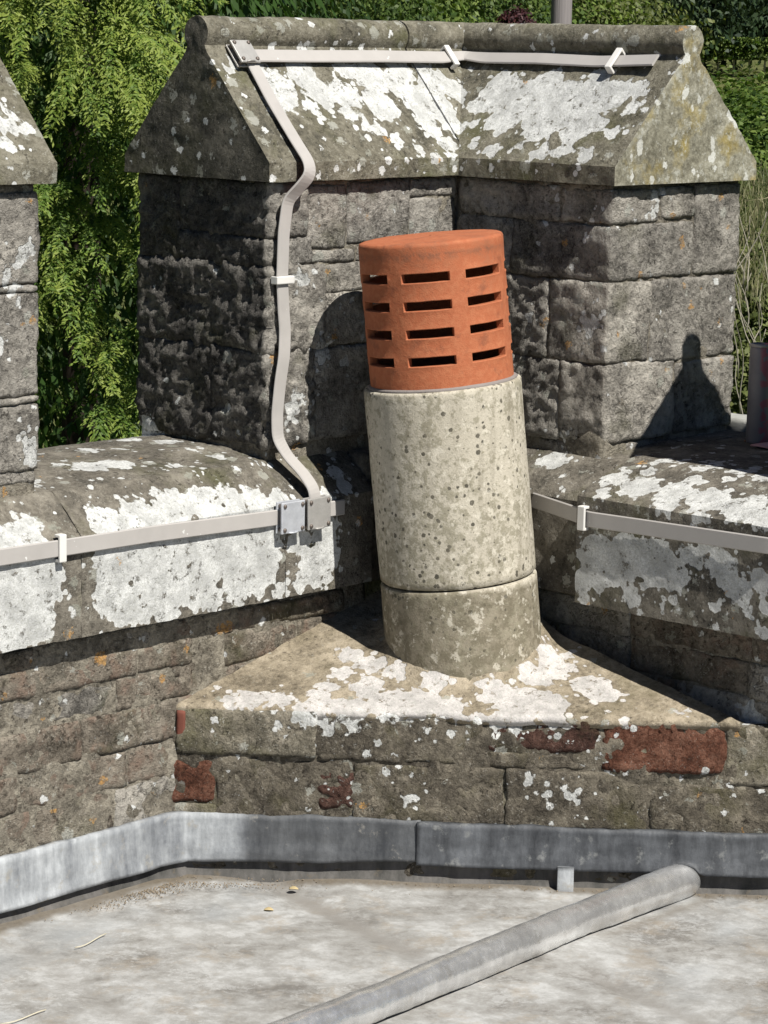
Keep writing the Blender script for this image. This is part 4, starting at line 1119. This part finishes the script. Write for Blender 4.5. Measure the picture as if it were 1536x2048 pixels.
# ridge tape: along the left slope, round the mitre, along the right slope
hz = .8205
def onslope(x=None, y=None, z=hz, lift=eb):
    if y is None:
        yy = (sd-sn[2]*z)/sn[1]; return np.array([x, yy, z])+sn*lift
    xx = (sd2-sn2[2]*z)/sn2[0]; return np.array([xx, y, z])+sn2*lift
pA = [onslope(x=-.245), onslope(x=-.1), onslope(x=.05, lift=.009), onslope(x=.2, lift=.008)]
yy = (sd-sn[2]*hz)/sn[1]; xx = (sd2-sn2[2]*hz)/sn2[0]
mit = np.array([xx, yy, hz])+(sn+sn2)*.006
pB = [onslope(y=.12, lift=.008), onslope(y=.0, lift=.010), onslope(y=-.12, lift=.007), onslope(y=-.242, lift=.014)]
tape('grey flat tape running level just below the ridge roll of the corner merlon', pA+[mit]+pB, [sn]*4+[(sn+sn2)/np.linalg.norm(sn+sn2)]+[sn2]*4)
# down tape
NF = np.array([0, -1., 0])
dn = [onslope(x=-.247, z=.825), onslope(x=-.252, z=.75), onslope(x=-.252, z=.69, lift=.009), np.array([-.252, .030, .668]), np.array([-.256, .022, .650]), np.array([-.266, .034, .632]), np.array([-.277, .050, .610]), np.array([-.283, .052, .56]),
      np.array([-.285, .052, .49]), np.array([-.281, .052, .44]), np.array([-.279, .050, .41]), np.array([-.284, .046, .37]), np.array([-.290, .048, .33]), np.array([-.294, .050, .28]), np.array([-.294, .048, .242]),
      np.array([-.285, .034, .214]), np.array([-.273, .012, .190]), np.array([-.266, -.006, .166]), np.array([-.266, -.011, .13])]
nn_ = [sn, sn, sn, (sn+NF)/1.8, NF, np.array([0, -.9, -.3]), NF, NF, NF, NF, NF, NF, NF, NF, np.array([0, -.95, .3]), ln_, ln_, (ln_+NF)/1.8, NF]
tape('grey flat tape dropping down the sunlit wall of the corner merlon to the clamps', dn, nn_)
tape('grey flat tape along the top edge of the left coping face', [(-1.7, -.004, .139), (-.883, -.004, .138), (-.6, -.004, .1365), (-.359, -.004, .131), (-.197, -.004, .1305)], [NF]*5)
NX = np.array([-1., 0, 0])
tape('grey flat tape along the shaded right coping face, bending behind the flue', [(.052, -.12, .142), (.045, -.19, .140), (.012, -.30, .137), (-.004, -.345, .1355), (-.004, -.45, .138), (-.004, -.69, .143), (.044, -.76, .145), (.046, -1.3, .146)], [NX]*8)

def clip(label, c, along, nrm, L=.034, w_=.012, th=.010, mat=M_CLIP, hook=True):
    """white plastic holdfast gripping the tape: strap across it with two feet"""
    nrm = np.array(nrm, float)/np.linalg.norm(nrm); along = np.array(along, float); along -= nrm*(along@nrm); along /= np.linalg.norm(along)
    ac = np.cross(nrm, along)
    r = thing('tape_clip', label, 'clip', tuple(c), 'white plastic clips holding the tapes')
    sp_ = bevel_box('strap', (L, w_, .0045), mat, r, loc=np.array(c)+nrm*(th-.002), axes=(ac, along, nrm), bev=.0014)
    for s in (-1, 1):
        bevel_box('foot', (.0045, w_*.98, th-.001), mat, sp_, loc=np.array(c)+ac*s*(L/2-.0022)+nrm*(th/2-.0018), axes=(ac, along, nrm), bev=.0011)
    return r
slope_dir = np.array([0, .16, .169]); slope_dir2 = np.array([.17, 0, .169])
clip('white clip across the ridge tape left of the roof mitre', onslope(x=.222, lift=.005), (1, 0, .0), sn, .042, .012, .013)
clip('white clip near the right end of the ridge tape', onslope(y=-.158, lift=.005), (0, -1, .0), sn2, .044, .012, .015)
clip('white clip on the vertical tape halfway up the merlon wall', np.array([-.283, .056, .488]), (0, 0, 1), NF, .038, .012, .013)
clip('white clip on the tape of the left coping face', np.array([-.774, -.001, .1375]), (1, 0, 0), NF, .040, .013, .011)
clip('white clip where the right coping tape bends beside the flue', np.array([.0, -.335, .136]), (0, 1, 0), NX, .038, .014, .013)

def clamp(label, c, upv, nrm, mat, w_=.050, h_=.049):
    nrm = np.array(nrm, float)/np.linalg.norm(nrm); upv = np.array(upv, float); upv -= nrm*(upv@nrm); upv /= np.linalg.norm(upv); ac = np.cross(upv, nrm)
    r = thing('tape_clamp', label, 'clamp', tuple(c), 'square metal clamps joining the tapes')
    c = np.array(c)
    bevel_box('back_plate', (w_, h_, .003), mat, r, loc=c+nrm*.0015, axes=(ac, upv, nrm), bev=.001)
    fp_ = bevel_box('front_plate', (w_, h_, .004), mat, r, loc=c+nrm*.0125, axes=(ac, upv, nrm), bev=.0015)
    for a in (-1, 1):
        for b_ in (-1, 1):
            q = c+ac*a*(w_/2-.006)+upv*b_*(h_/2-.006)
            lathe('screw', [(.0001, .0172), (.0022, .0171), (.0032, .0160), (.0034, .0145), (.0034, -.001)], M_SCREW, fp_, 12, q, nrm)
    # half-round lip pressed into the lower edge
    pts = [c+ac*x_-upv*(h_/2-.001)+nrm*(.0125+.0045*math.sqrt(max(0, 1-(x_/.010)**2))) for x_ in np.linspace(-.010, .010, 9)]
    tube('lip', pts, .0014, mat, fp_, 6)
    return r
clamp('bright galvanised clamp on the left coping tape, left one of the pair', np.array([-.3215, -.005, .1305]), (0, 0, 1), NF, M_CLAMP)
clamp('duller clamp where the down tape meets the left coping tape, right one of the pair', np.array([-.2665, -.007, .131]), (-.02, 0, 1), NF, M_CLAMP_D)
clamp('metal clamp at the top left corner of the corner merlon joining ridge and down tapes', onslope(x=-.258, z=.822, lift=.004), slope_dir, sn, M_CLAMP_D, .042, .044)

# ------------------------------------------------------------------ objects at the right edge
pb = onp(1514, 884, Z, .2215)
b = NB('painted_metal_pipe')
n = b.noise(30, 5, .6); col = b.mix(n, (.20, .195, .21), (.38, .36, .38))
pk = b.map(b.noise(46, 3, .5, off=(6.3, 2, 1.6)), .48, .52)
sx = b.N.new('ShaderNodeVectorMath'); sx.operation = 'DOT_PRODUCT'; b.L.new(b.pos, sx.inputs[0]); sx.inputs[1].default_value = tuple(RT)
side = b.map(sx.outputs['Value'], float(pb@RT)-.002, float(pb@RT)+.003)
col = b.mix(b.math('MULTIPLY', b.math('MULTIPLY', pk, side), .8), col, (.50, .14, .18))
M_PIPE = b.finish(col, .5, b.bump(n, .15, .002), .2, .4)
pp = thing('metal_pipe', 'short dark pipe with pink paint marks standing on the right coping', 'pipe', tuple(pb))
lathe('pipe_body', [(.0175, 0), (.0185, .002), (.0185, .150), (.0178, .160), (.0165, .161), (.0145, .160), (.0145, .05)], M_PIPE, pp, 32, pb, (.004, .0, 1))
lathe('collar', [(.0186, .156), (.0198, .157), (.0198, .160), (.0180, .1615)], M_CLAMP_D, pp, 32, pb, (.004, 0, 1))
pc = onp(1530, 893, Z, .223)
V, F, _ = boxgrid((-.03, -.035, 0), (.03, .045, .004), .008, .0015); V[:, 2] += fbm(V, 30, 2)*.003; V = V+pc+np.array([.01, -.03, 0])
o = part('pink_cloth', mesh_np('pink_cloth', V, F), mat_simple('faded_pink', (.62, .36, .38), .8, 0, .1, 60, .2, .2)); tag(o, 'flat faded pink scrap lying at the foot of the pipe', 'cloth')
def leaf(name, c, L, w_, d, nrm, mat, curl=.2, parent=None):
    d = np.array(d, float); d /= np.linalg.norm(d); nrm = np.array(nrm, float); s = np.cross(d, nrm); s /= np.linalg.norm(s); nrm = np.cross(s, d)
    V = []; m = 7
    for i in range(m):
        t = i/(m-1); wd = w_*math.sin(math.pi*(.06+.9*t))**.8/2
        for k in (-1, 0, 1): V.append(np.array(c)+d*L*t+s*wd*k+nrm*(curl*L*t*t*.5+abs(k)*wd*.5))
    F = []
    for i in range(m-1):
        for k in range(2): F.append((i*3+k, i*3+k+1, i*3+k+4, i*3+k+3))
    o = part(name, mesh_np(name, np.array(V), np.array(F)), mat, parent)
    so_ = o.modifiers.new('t', 'SOLIDIFY'); so_.thickness = .0006
    return o
M_DRY = mat_simple('dry_leaf', (.46, .20, .10), .8, 0, .3, 90, .3, .2)
dl = thing('dry_leaves', 'curled rust-coloured dead leaves caught behind the pipe foot', 'dead leaves', tuple(onp(1528, 865, Z, .223)))
for k, (px, py) in enumerate([(1526, 872), (1532, 868), (1522, 878), (1536, 862), (1530, 880)]):
    leaf('leaf', onp(px, py, Z, .226), .028, .012, (math.cos(k*1.7), math.sin(k*1.7), .9-.3*k*.6), (0, 0, 1), M_DRY, .7, dl)
o = leaf('dry_leaf', onp(1488, 882, Z, .222), .022, .010, RT*np.array([1, 1, 0]), (0, 0, 1), M_DRY, .25); tag(o, 'single dead leaf on the coping left of the pipe foot', 'dead leaf')
M_YL = mat_simple('yellow_leaf', (.62, .50, .28), .7, 0, .15, 80, .1, .2)
for (px, py), lab in (((578, 1778), 'small square yellow leaf on the roof sheet below the flashing'), ((528, 1820), 'small yellow leaf lower on the roof sheet'), ):
    o = leaf('fallen_leaf', onp(px, py, Z, ROOFZ+.001), .014, .012, RT*np.array([1, 1, 0]), (0, 0, 1), M_YL, .0); tag(o, lab, 'fallen leaf', 'yellow leaves on the roof')
for (a_, e_), lab in ((((150, 1895), (212, 1870)), 'thin straw stalk lying left on the roof sheet'), (((0, 2048), (92, 2022)), 'pale dry twig at the bottom left on the roof sheet')):
    pts = [onp(a_[0]+(e_[0]-a_[0])*t, a_[1]+(e_[1]-a_[1])*t+3*math.sin(t*5), Z, ROOFZ+.004) for t in np.linspace(0, 1, 7)]
    o = tube('straw', pts, [.0008]*7, mat_simple('straw', (.60, .55, .42), .8, 0, .1, 60, .1, .1)); tag(o, lab, 'straw')
# pale slab on the outer edge of the parapet
V, F, nr = boxgrid((.50, -.33, .205), (.56, -.16, .236), .01, .004); V += nr*fbm(V, 40, 3)[:, None]*.003
me = mesh_np('slab', V, F); paint(me)
o = part('edge_slab', me, mat_simple('pale_slab', (.42, .42, .39), .85, 0, .25, 50, .4, .15)); tag(o, 'pale broken slab edge behind the shaded coping left of the pipe', 'slab')

# ------------------------------------------------------------------ vegetation
def leaf_mesh(name, C_, D, N_, L, W, lv):
    """rhombic leaves: centre, direction, normal, length, width arrays"""
    S = np.cross(D, N_); S /= np.linalg.norm(S, axis=1, keepdims=True)+1e-9
    L = L[:, None]; W = W[:, None]
    V = np.stack([C_-D*L*.5, C_+S*W*.5-D*L*.05, C_+D*L*.5, C_-S*W*.5-D*L*.05], 1).reshape(-1, 3)
    n = len(C_); F = np.arange(n*4).reshape(n, 4)
    me = mesh_np(name, V, F, False)
    set_attr(me, 'lv', np.repeat(lv, 4))
    return me
def unit(a): return a/(np.linalg.norm(a, axis=1, keepdims=True)+1e-9)

def conifer(root_label, base, top, R, cen_dir, nb, seed, mat, spread=1.0, zlo=-3, zhi=2, leafL=.026, leafW=.009, cat='tree', back=2500, name='conifer_tree', rowdrop=.38, group=None):
    r = np.random.default_rng(seed)
    t = thing(name, root_label, cat, tuple(base), group)
    base = np.array(base, float); H = top-base[2]
    tube('trunk', [base, base+np.array([.05, 0, H*.5]), base+np.array([0, .05, H*.95])], [.22, .10, .03], M_BARKD, t, 10)
    def surf(z): return R*np.clip((top-z)/H*1.25, .02, 1)**.75
    a0 = math.atan2(cen_dir[1], cen_dir[0])
    Cs = []; Ds = []; Ns = []; Ls = []; Ws = []; lv = []
    z = r.uniform(zlo, zhi, nb); az = a0+r.uniform(-spread, spread, nb)
    for i in range(nb):
        rr = surf(z[i])*(1-.10*r.random()**1.6)
        pz = np.array([[math.cos(az[i])*rr, math.sin(az[i])*rr, z[i]*.75]])
        nv = float(fbm(pz+seed, 2.6, 2)[0])
        if nv < -.05 and r.random() < .92: continue
        rr = rr-.35+nv*1.4-.25*r.random(); bvn = nv
        o = base*np.array([1, 1, 0])+np.array([math.cos(az[i])*rr*.75, math.sin(az[i])*rr*.75, z[i]])
        out = np.array([math.cos(az[i]+r.normal(0, .35)), math.sin(az[i]+r.normal(0, .35)), r.normal(.05, .25)]); out /= np.linalg.norm(out)
        Lb = r.uniform(.35, .7); m = int(Lb/.028); s = np.linspace(.05, 1, m)
        ax = o+np.outer(s*Lb, out)+np.outer(s**2, [0, 0, -Lb*rowdrop])
        sidev = np.cross(out, [0, 0, 1]); sidev /= np.linalg.norm(sidev)
        bv = np.clip(r.random()*.6+.35+bvn*.9, 0, 1)
        for sgn in (-1, 1):
            hl = r.uniform(.05, .12, m)*(1.1-.85*s)+.015
            nl = 7
            tt_ = (np.arange(nl)+.5)/nl
            d = sgn*sidev*.7+out*.45+np.array([0, 0, -.32]); d = d+r.normal(0, .18, (m, 3)); d = unit(d)
            P = ax[:, None, :]+d[:, None, :]*(hl[:, None]*tt_[None, :])[..., None]+np.array([0, 0, -.45])*((tt_**2)[None, :]*hl[:, None])[..., None]
            P = P.reshape(-1, 3)+r.normal(0, .004, (m*nl, 3))
            DD = np.repeat(d, nl, 0)+np.tile(np.stack([0*tt_, 0*tt_, -tt_*.5], 1), (m, 1))+r.normal(0, .32, (m*nl, 3))
            Cs.append(P); Ds.append(unit(DD)); Ns.append(unit(out+np.array([0, 0, .5])+r.normal(0, .45, (m*nl, 3))))
            Ls.append(r.uniform(.7, 1.3, m*nl)*leafL); Ws.append(r.uniform(.7, 1.2, m*nl)*leafW)
            lv.append(np.clip(bv*.5+np.tile(tt_, m)*.35+r.normal(.1, .12, m*nl), 0, 1))
    # rest of the crown, coarser
    if back:
        zz = r.uniform(base[2]+.6, top, back*10); aa = r.uniform(0, 2*np.pi, back*10)
        rr = surf(zz)*r.uniform(.45, .72, back*10)
        P = np.stack([base[0]+np.cos(aa)*rr, base[1]+np.sin(aa)*rr, zz], 1)
        Cs.append(P); Ds.append(unit(np.stack([np.cos(aa)*.5, np.sin(aa)*.5, -np.ones(len(aa))], 1)+r.normal(0, .4, (len(aa), 3)))); Ns.append(unit(np.stack([np.cos(aa), np.sin(aa), .5+0*aa], 1)+r.normal(0, .4, (len(aa), 3))))
        Ls.append(np.full(len(aa), .075)); Ws.append(np.full(len(aa), .03)); lv.append(r.random(len(aa))*.15)  # inner leaves coloured darker to stand in for shade inside the crown
    me = leaf_mesh('crown', np.concatenate(Cs), np.concatenate(Ds), np.concatenate(Ns), np.concatenate(Ls), np.concatenate(Ws), np.concatenate(lv))
    part('crown', me, mat, t)
    return t

def cloud_tree(name, label, base, cz, rad, nclump, per, leafL, mat, seed, cat='tree', clump=.35, trunk=True, flat=(1, 1, 1), group=None, shell=.55):
    """broadleaf crown: clumps of leaves through an uneven ellipsoid, with branches"""
    r = np.random.default_rng(seed); t = thing(name, label, cat, tuple(base), group)
    base = np.array(base, float); c = np.array([base[0], base[1], cz]); rad = np.array(rad, float)
    if trunk:
        tube('trunk', [base, base+(c-base)*.5+np.array([.1, 0, 0]), c], [max(.05, rad[0]*.09), max(.04, rad[0]*.06), .02], M_BARK, t, 8)
    d = unit(r.normal(0, 1, (nclump, 3))); rr = r.uniform(shell, 1, nclump)*(1+.22*fbm(d, 2.2, 2))
    cc = c+d*rad*rr[:, None]
    P = np.repeat(cc, per, 0)+r.normal(0, 1, (nclump*per, 3))*clump*np.array(flat)*.5
    out = unit(np.repeat(d, per, 0)+np.array([0, 0, .4])+r.normal(0, .6, (nclump*per, 3)))
    D = unit(r.normal(0, 1, (nclump*per, 3))); D = unit(D-out*np.sum(D*out, 1, keepdims=True))
    n = nclump*per
    me = leaf_mesh('crown', P, D, out, r.uniform(.7, 1.3, n)*leafL, r.uniform(.7, 1.3, n)*leafL*.62, np.clip(np.repeat(r.random(nclump), per)*.6+r.random(n)*.4, 0, 1))
    part('crown', me, mat, t); return t

def ray_at(px, py, dist):
    R = FW+(px-768)/FPX*RT-(py-1024)/FPX*UP; R = R/np.linalg.norm(R[:2]); return CAM+R*dist
def gz(p): return float(terrain_z(np.array(p[0]), np.array(p[1])))

back_dir = -FW[:2]
# near conifer on the left
c0 = ray_at(150, 400, 13.0)
conifer('tall bright green conifer with drooping sprays close behind the left crenel', (c0[0], c0[1], gz(c0)), 6.5, 3.0, back_dir, 900, 3, M_YEW, spread=.42, zlo=-2.2, zhi=1.7, back=6500)
# behind, filling gaps darkly
c1 = ray_at(330, 300, 17.0)
conifer('dark conifer standing behind the bright one on the left', (c1[0], c1[1], gz(c1)), 7.5, 3.0, back_dir, 420, 5, M_YEW2, spread=.5, zlo=-3, zhi=1.6, leafL=.05, leafW=.02, back=5000)
c2 = ray_at(-60, 300, 16.0)
conifer('dark conifer at the far left edge behind the left merlon', (c2[0], c2[1], gz(c2)), 7.5, 2.6, back_dir, 260, 6, M_YEW2, spread=.5, zlo=-3, zhi=1.6, leafL=.05, leafW=.02, back=4000)

def belt(px, dist, R, cz, mat, label, seed, name='broadleaf_tree', ncl=260, per=60, leafL=.12, clump=.9, group='trees beyond the parapet', cat='tree', rz=None):
    p_ = ray_at(px, 60, dist); g_ = gz(p_)
    return cloud_tree(name, label, (p_[0], p_[1], g_), cz, (R, R, rz or R*1.3), ncl, per, leafL, mat, seed, cat, clump*.62, group=group)
belt(470, 24, 1.9, 1.5, M_YEW2, 'dark evergreen just right of the bright conifer, above the merlon ridge', 21, 'evergreen_tree', 500, 110, .055, .45)
belt(620, 30, 2.2, .8, M_GREEN, 'mid green tree above the left half of the merlon ridge', 22, ncl=230, per=230, leafL=.07, clump=.5)
belt(760, 34, 2.4, .2, M_YEW2, 'dark tree above the roof mitre of the merlon', 23, ncl=230, per=230, leafL=.08, clump=.55)
belt(900, 40, 2.6, .5, M_GREEN, 'green tree left of the purple shrub above the ridge', 24, ncl=230, per=230, leafL=.09, clump=.6)
belt(1030, 30, .13, 1.0, M_PURPLE, 'small copper-purple shrub peeking over the ridge left of the pole', 25, 'copper_shrub', 40, 60, .05, .14, None, 'shrub', rz=.13)
belt(1065, 46, 2.8, .8, M_OLIVE, 'olive green tree behind the pole', 26, ncl=230, per=230, leafL=.10, clump=.7)
belt(1230, 50, .95, -.1, M_OLIVE, 'pale yellow-green bush top right of the pole', 27, ncl=230, per=230, leafL=.10, clump=.7)
belt(1120, 75, 1.5, 1.6, M_GREEN, 'green tree behind the bush right of the pole', 28, ncl=230, per=230, leafL=.18, clump=1.2)
belt(1400, 150, 10, 8.5, M_DARKG, 'dark shaded tree at the upper right beyond the hedge', 29, ncl=600, per=80, leafL=.42, clump=2.4)
belt(1530, 155, 10, 9.5, M_DARKG, 'dark shaded tree at the top right corner beyond the hedge', 30, ncl=600, per=80, leafL=.42, clump=2.4)
belt(1225, 120, 1.7, 2.2, M_GREEN, 'mid green tree left of the dark wood edge', 31, ncl=500, per=80, leafL=.3, clump=1.8)
belt(800, 110, 12, 6, M_DARKG, 'broad dark tree far behind the merlon', 32, ncl=600, per=80, leafL=.34, clump=2.2)
belt(500, 90, 11, 5, M_DARKG, 'broad dark tree far behind the left conifers', 33, ncl=600, per=80, leafL=.3, clump=2.0)
belt(1050, 120, 13, 7, M_DARKG, 'broad dark tree far behind the pole', 34, ncl=600, per=80, leafL=.34, clump=2.2)
# far-off wood that reads as one mass
r = np.random.default_rng(40); n = 60000
az = math.atan2(FW[1], FW[0])+r.uniform(-.35, .35, n); dd = r.uniform(185, 230, n); hh_ = r.uniform(0, 22, n)
P = np.stack([CAM[0]+np.cos(az)*dd, CAM[1]+np.sin(az)*dd, 0*dd], 1); P[:, 2] = terrain_z(P[:, 0], P[:, 1])+hh_*(.8+.25*np.sin(az*60))
me = leaf_mesh('far_wood', P, unit(r.normal(0, 1, (n, 3))), unit(r.normal(0, 1, (n, 3))+np.array([-.6, -.6, .6])), np.full(n, 1.1), np.full(n, .8), r.random(n))
part('far_wood', me, M_DARKG, kind='stuff', label='dark far-off wood behind the field', category='wood')

# clipped hedge across the field at upper right
h0 = ray_at(1360, 92, 118); h1 = ray_at(1640, 96, 118)
r = np.random.default_rng(50); n = 26000; tt_ = r.random(n)
P = h0+(h1-h0)*tt_[:, None]; hz0 = .8647-118*0.0-.0; 
topz = ray_at(1470, 76, 118)[2]; botz = ray_at(1470, 112, 118)[2]
P[:, 2] = r.uniform(botz-.1, topz, n)+.04*np.sin(tt_*70)
P[:, :2] += r.normal(0, .25, (n, 2))
me = leaf_mesh('field_hedge', P, unit(r.normal(0, 1, (n, 3))), unit(r.normal(0, 1, (n, 3))+np.array([-.3, -1, .8])), np.full(n, .13), np.full(n, .09), r.random(n))
hd = thing('field_hedge', 'clipped hedge row across the field at the upper right', 'hedge', tuple(h0*np.array([1, 1, 0])+np.array([0, 0, botz])))
part('foliage', me, M_GREEN, hd)
for k in range(9):
    q = h0+(h1-h0)*((k+.5)/9); tube('stem', [(q[0], q[1], botz-.9), (q[0]+.05, q[1], topz-.2)], [.05, .03], M_TWIG, hd, 6)
# bushes right of the merlon
def bush(px, py, dist, R, rz, mat, label, seed, leafL, clump, ncl=230, per=230, name='bush'):
    p_ = ray_at(px, py, dist); return cloud_tree(name, label, (p_[0], p_[1], gz(p_)), p_[2], (R, R, rz), ncl, per, leafL, mat, seed, 'bush', clump, group='bushes right of the merlon')
bush(1500, 430, 22, 1.1, .80, M_GREEN, 'leafy green bush right of the merlon gable', 61, .055, .3, 900, 110)
bush(1400, 350, 30, 1.1, .62, M_GREEN, 'green bush partly hidden behind the merlon gable', 62, .07, .4, 700, 100)
bush(1600, 300, 38, 1.5, .55, M_OLIVE, 'olive bush at the right edge below the field', 63, .09, .5, 700, 100)
bush(1500, 760, 12, .8, .75, M_OLIVE, 'yellow-green leafy bush low behind the pipe', 64, .032, .16, 800, 110)
bush(1560, 560, 15, 1.0, .9, M_GREEN, 'mid green bush behind the dry stems', 65, .04, .22, 800, 110)
# long dry stems in front of them
r = np.random.default_rng(70)
ds = thing('tangled_grass', 'tangle of thin dry stems and grass beside the right edge of the merlon', 'dead stems', tuple(ray_at(1500, 860, 7.5)))
for k in range(26):
    px = r.uniform(1455, 1600); py = r.uniform(560, 900); D0 = r.uniform(7.2, 9)
    a = ray_at(px, py, D0); Lh = r.uniform(.12, .42); lean = r.normal(0, .22, 2)
    pts = [a+np.array([lean[0]*s*Lh+.015*math.sin(s*7+k), lean[1]*s*Lh, Lh*s]) for s in np.linspace(0, 1, 8)]
    tube('stem', pts, list(np.linspace(.0024, .0009, 8)), M_TWIG, ds, 5)
n = 2200; px = r.uniform(1440, 1620, n); py = r.uniform(340, 600, n); D0 = r.uniform(10, 12.5, n)
P = np.array([ray_at(a, b_, c) for a, b_, c in zip(px, py, D0)])
me = leaf_mesh('grass_blades', P, unit(r.normal(0, .35, (n, 3))+np.array([0, 0, 1])), unit(r.normal(0, .5, (n, 3))+np.array([-.7, -.7, .2])), r.uniform(.05, .14, n), r.uniform(.002, .005, n), r.random(n))
part('grass_blades', me, M_GRASS, ds, kind='stuff')

# telegraph pole
q = ray_at(1123, 20, 24.0); gq = gz(q)
po = thing('telegraph_pole', 'weathered grey round pole rising beyond the merlon ridge', 'pole', (q[0], q[1], gq))
b = NB('pole_wood'); st = b.N.new('ShaderNodeVectorMath'); st.operation = 'MULTIPLY'; b.L.new(b.pos, st.inputs[0]); st.inputs[1].default_value = (1, 1, .04)
n1 = b.noise(70, 5, .6, st.outputs[0]); mp = b.finish(b.mix(n1, (.16, .145, .15), (.34, .31, .30)), .8, b.bump(n1, .4, .01), 0, .2)
lathe('shaft', [(.105, 0), (.1, 3), (.094, -gq), (.09, -gq+2.2), (.08, -gq+2.25), (.001, -gq+2.26)], mp, po, 28, (q[0], q[1], gq), (0, 0, 1))
lathe('cap', [(.096, -gq+2.2), (.1, -gq+2.21), (.1, -gq+2.27), (.001, -gq+2.29)], M_CLAMP_D, po, 28, (q[0], q[1], gq), (0, 0, 1))

# parts were built in world coordinates: move them under their Empties without shifting
bpy.context.view_layer.update()
for o in list(bpy.data.objects):
    if o.parent is not None and o.parent.type == 'EMPTY':
        o.matrix_parent_inverse = Matrix.Identity(4)
        o.location = Vector(o.location)-o.parent.location
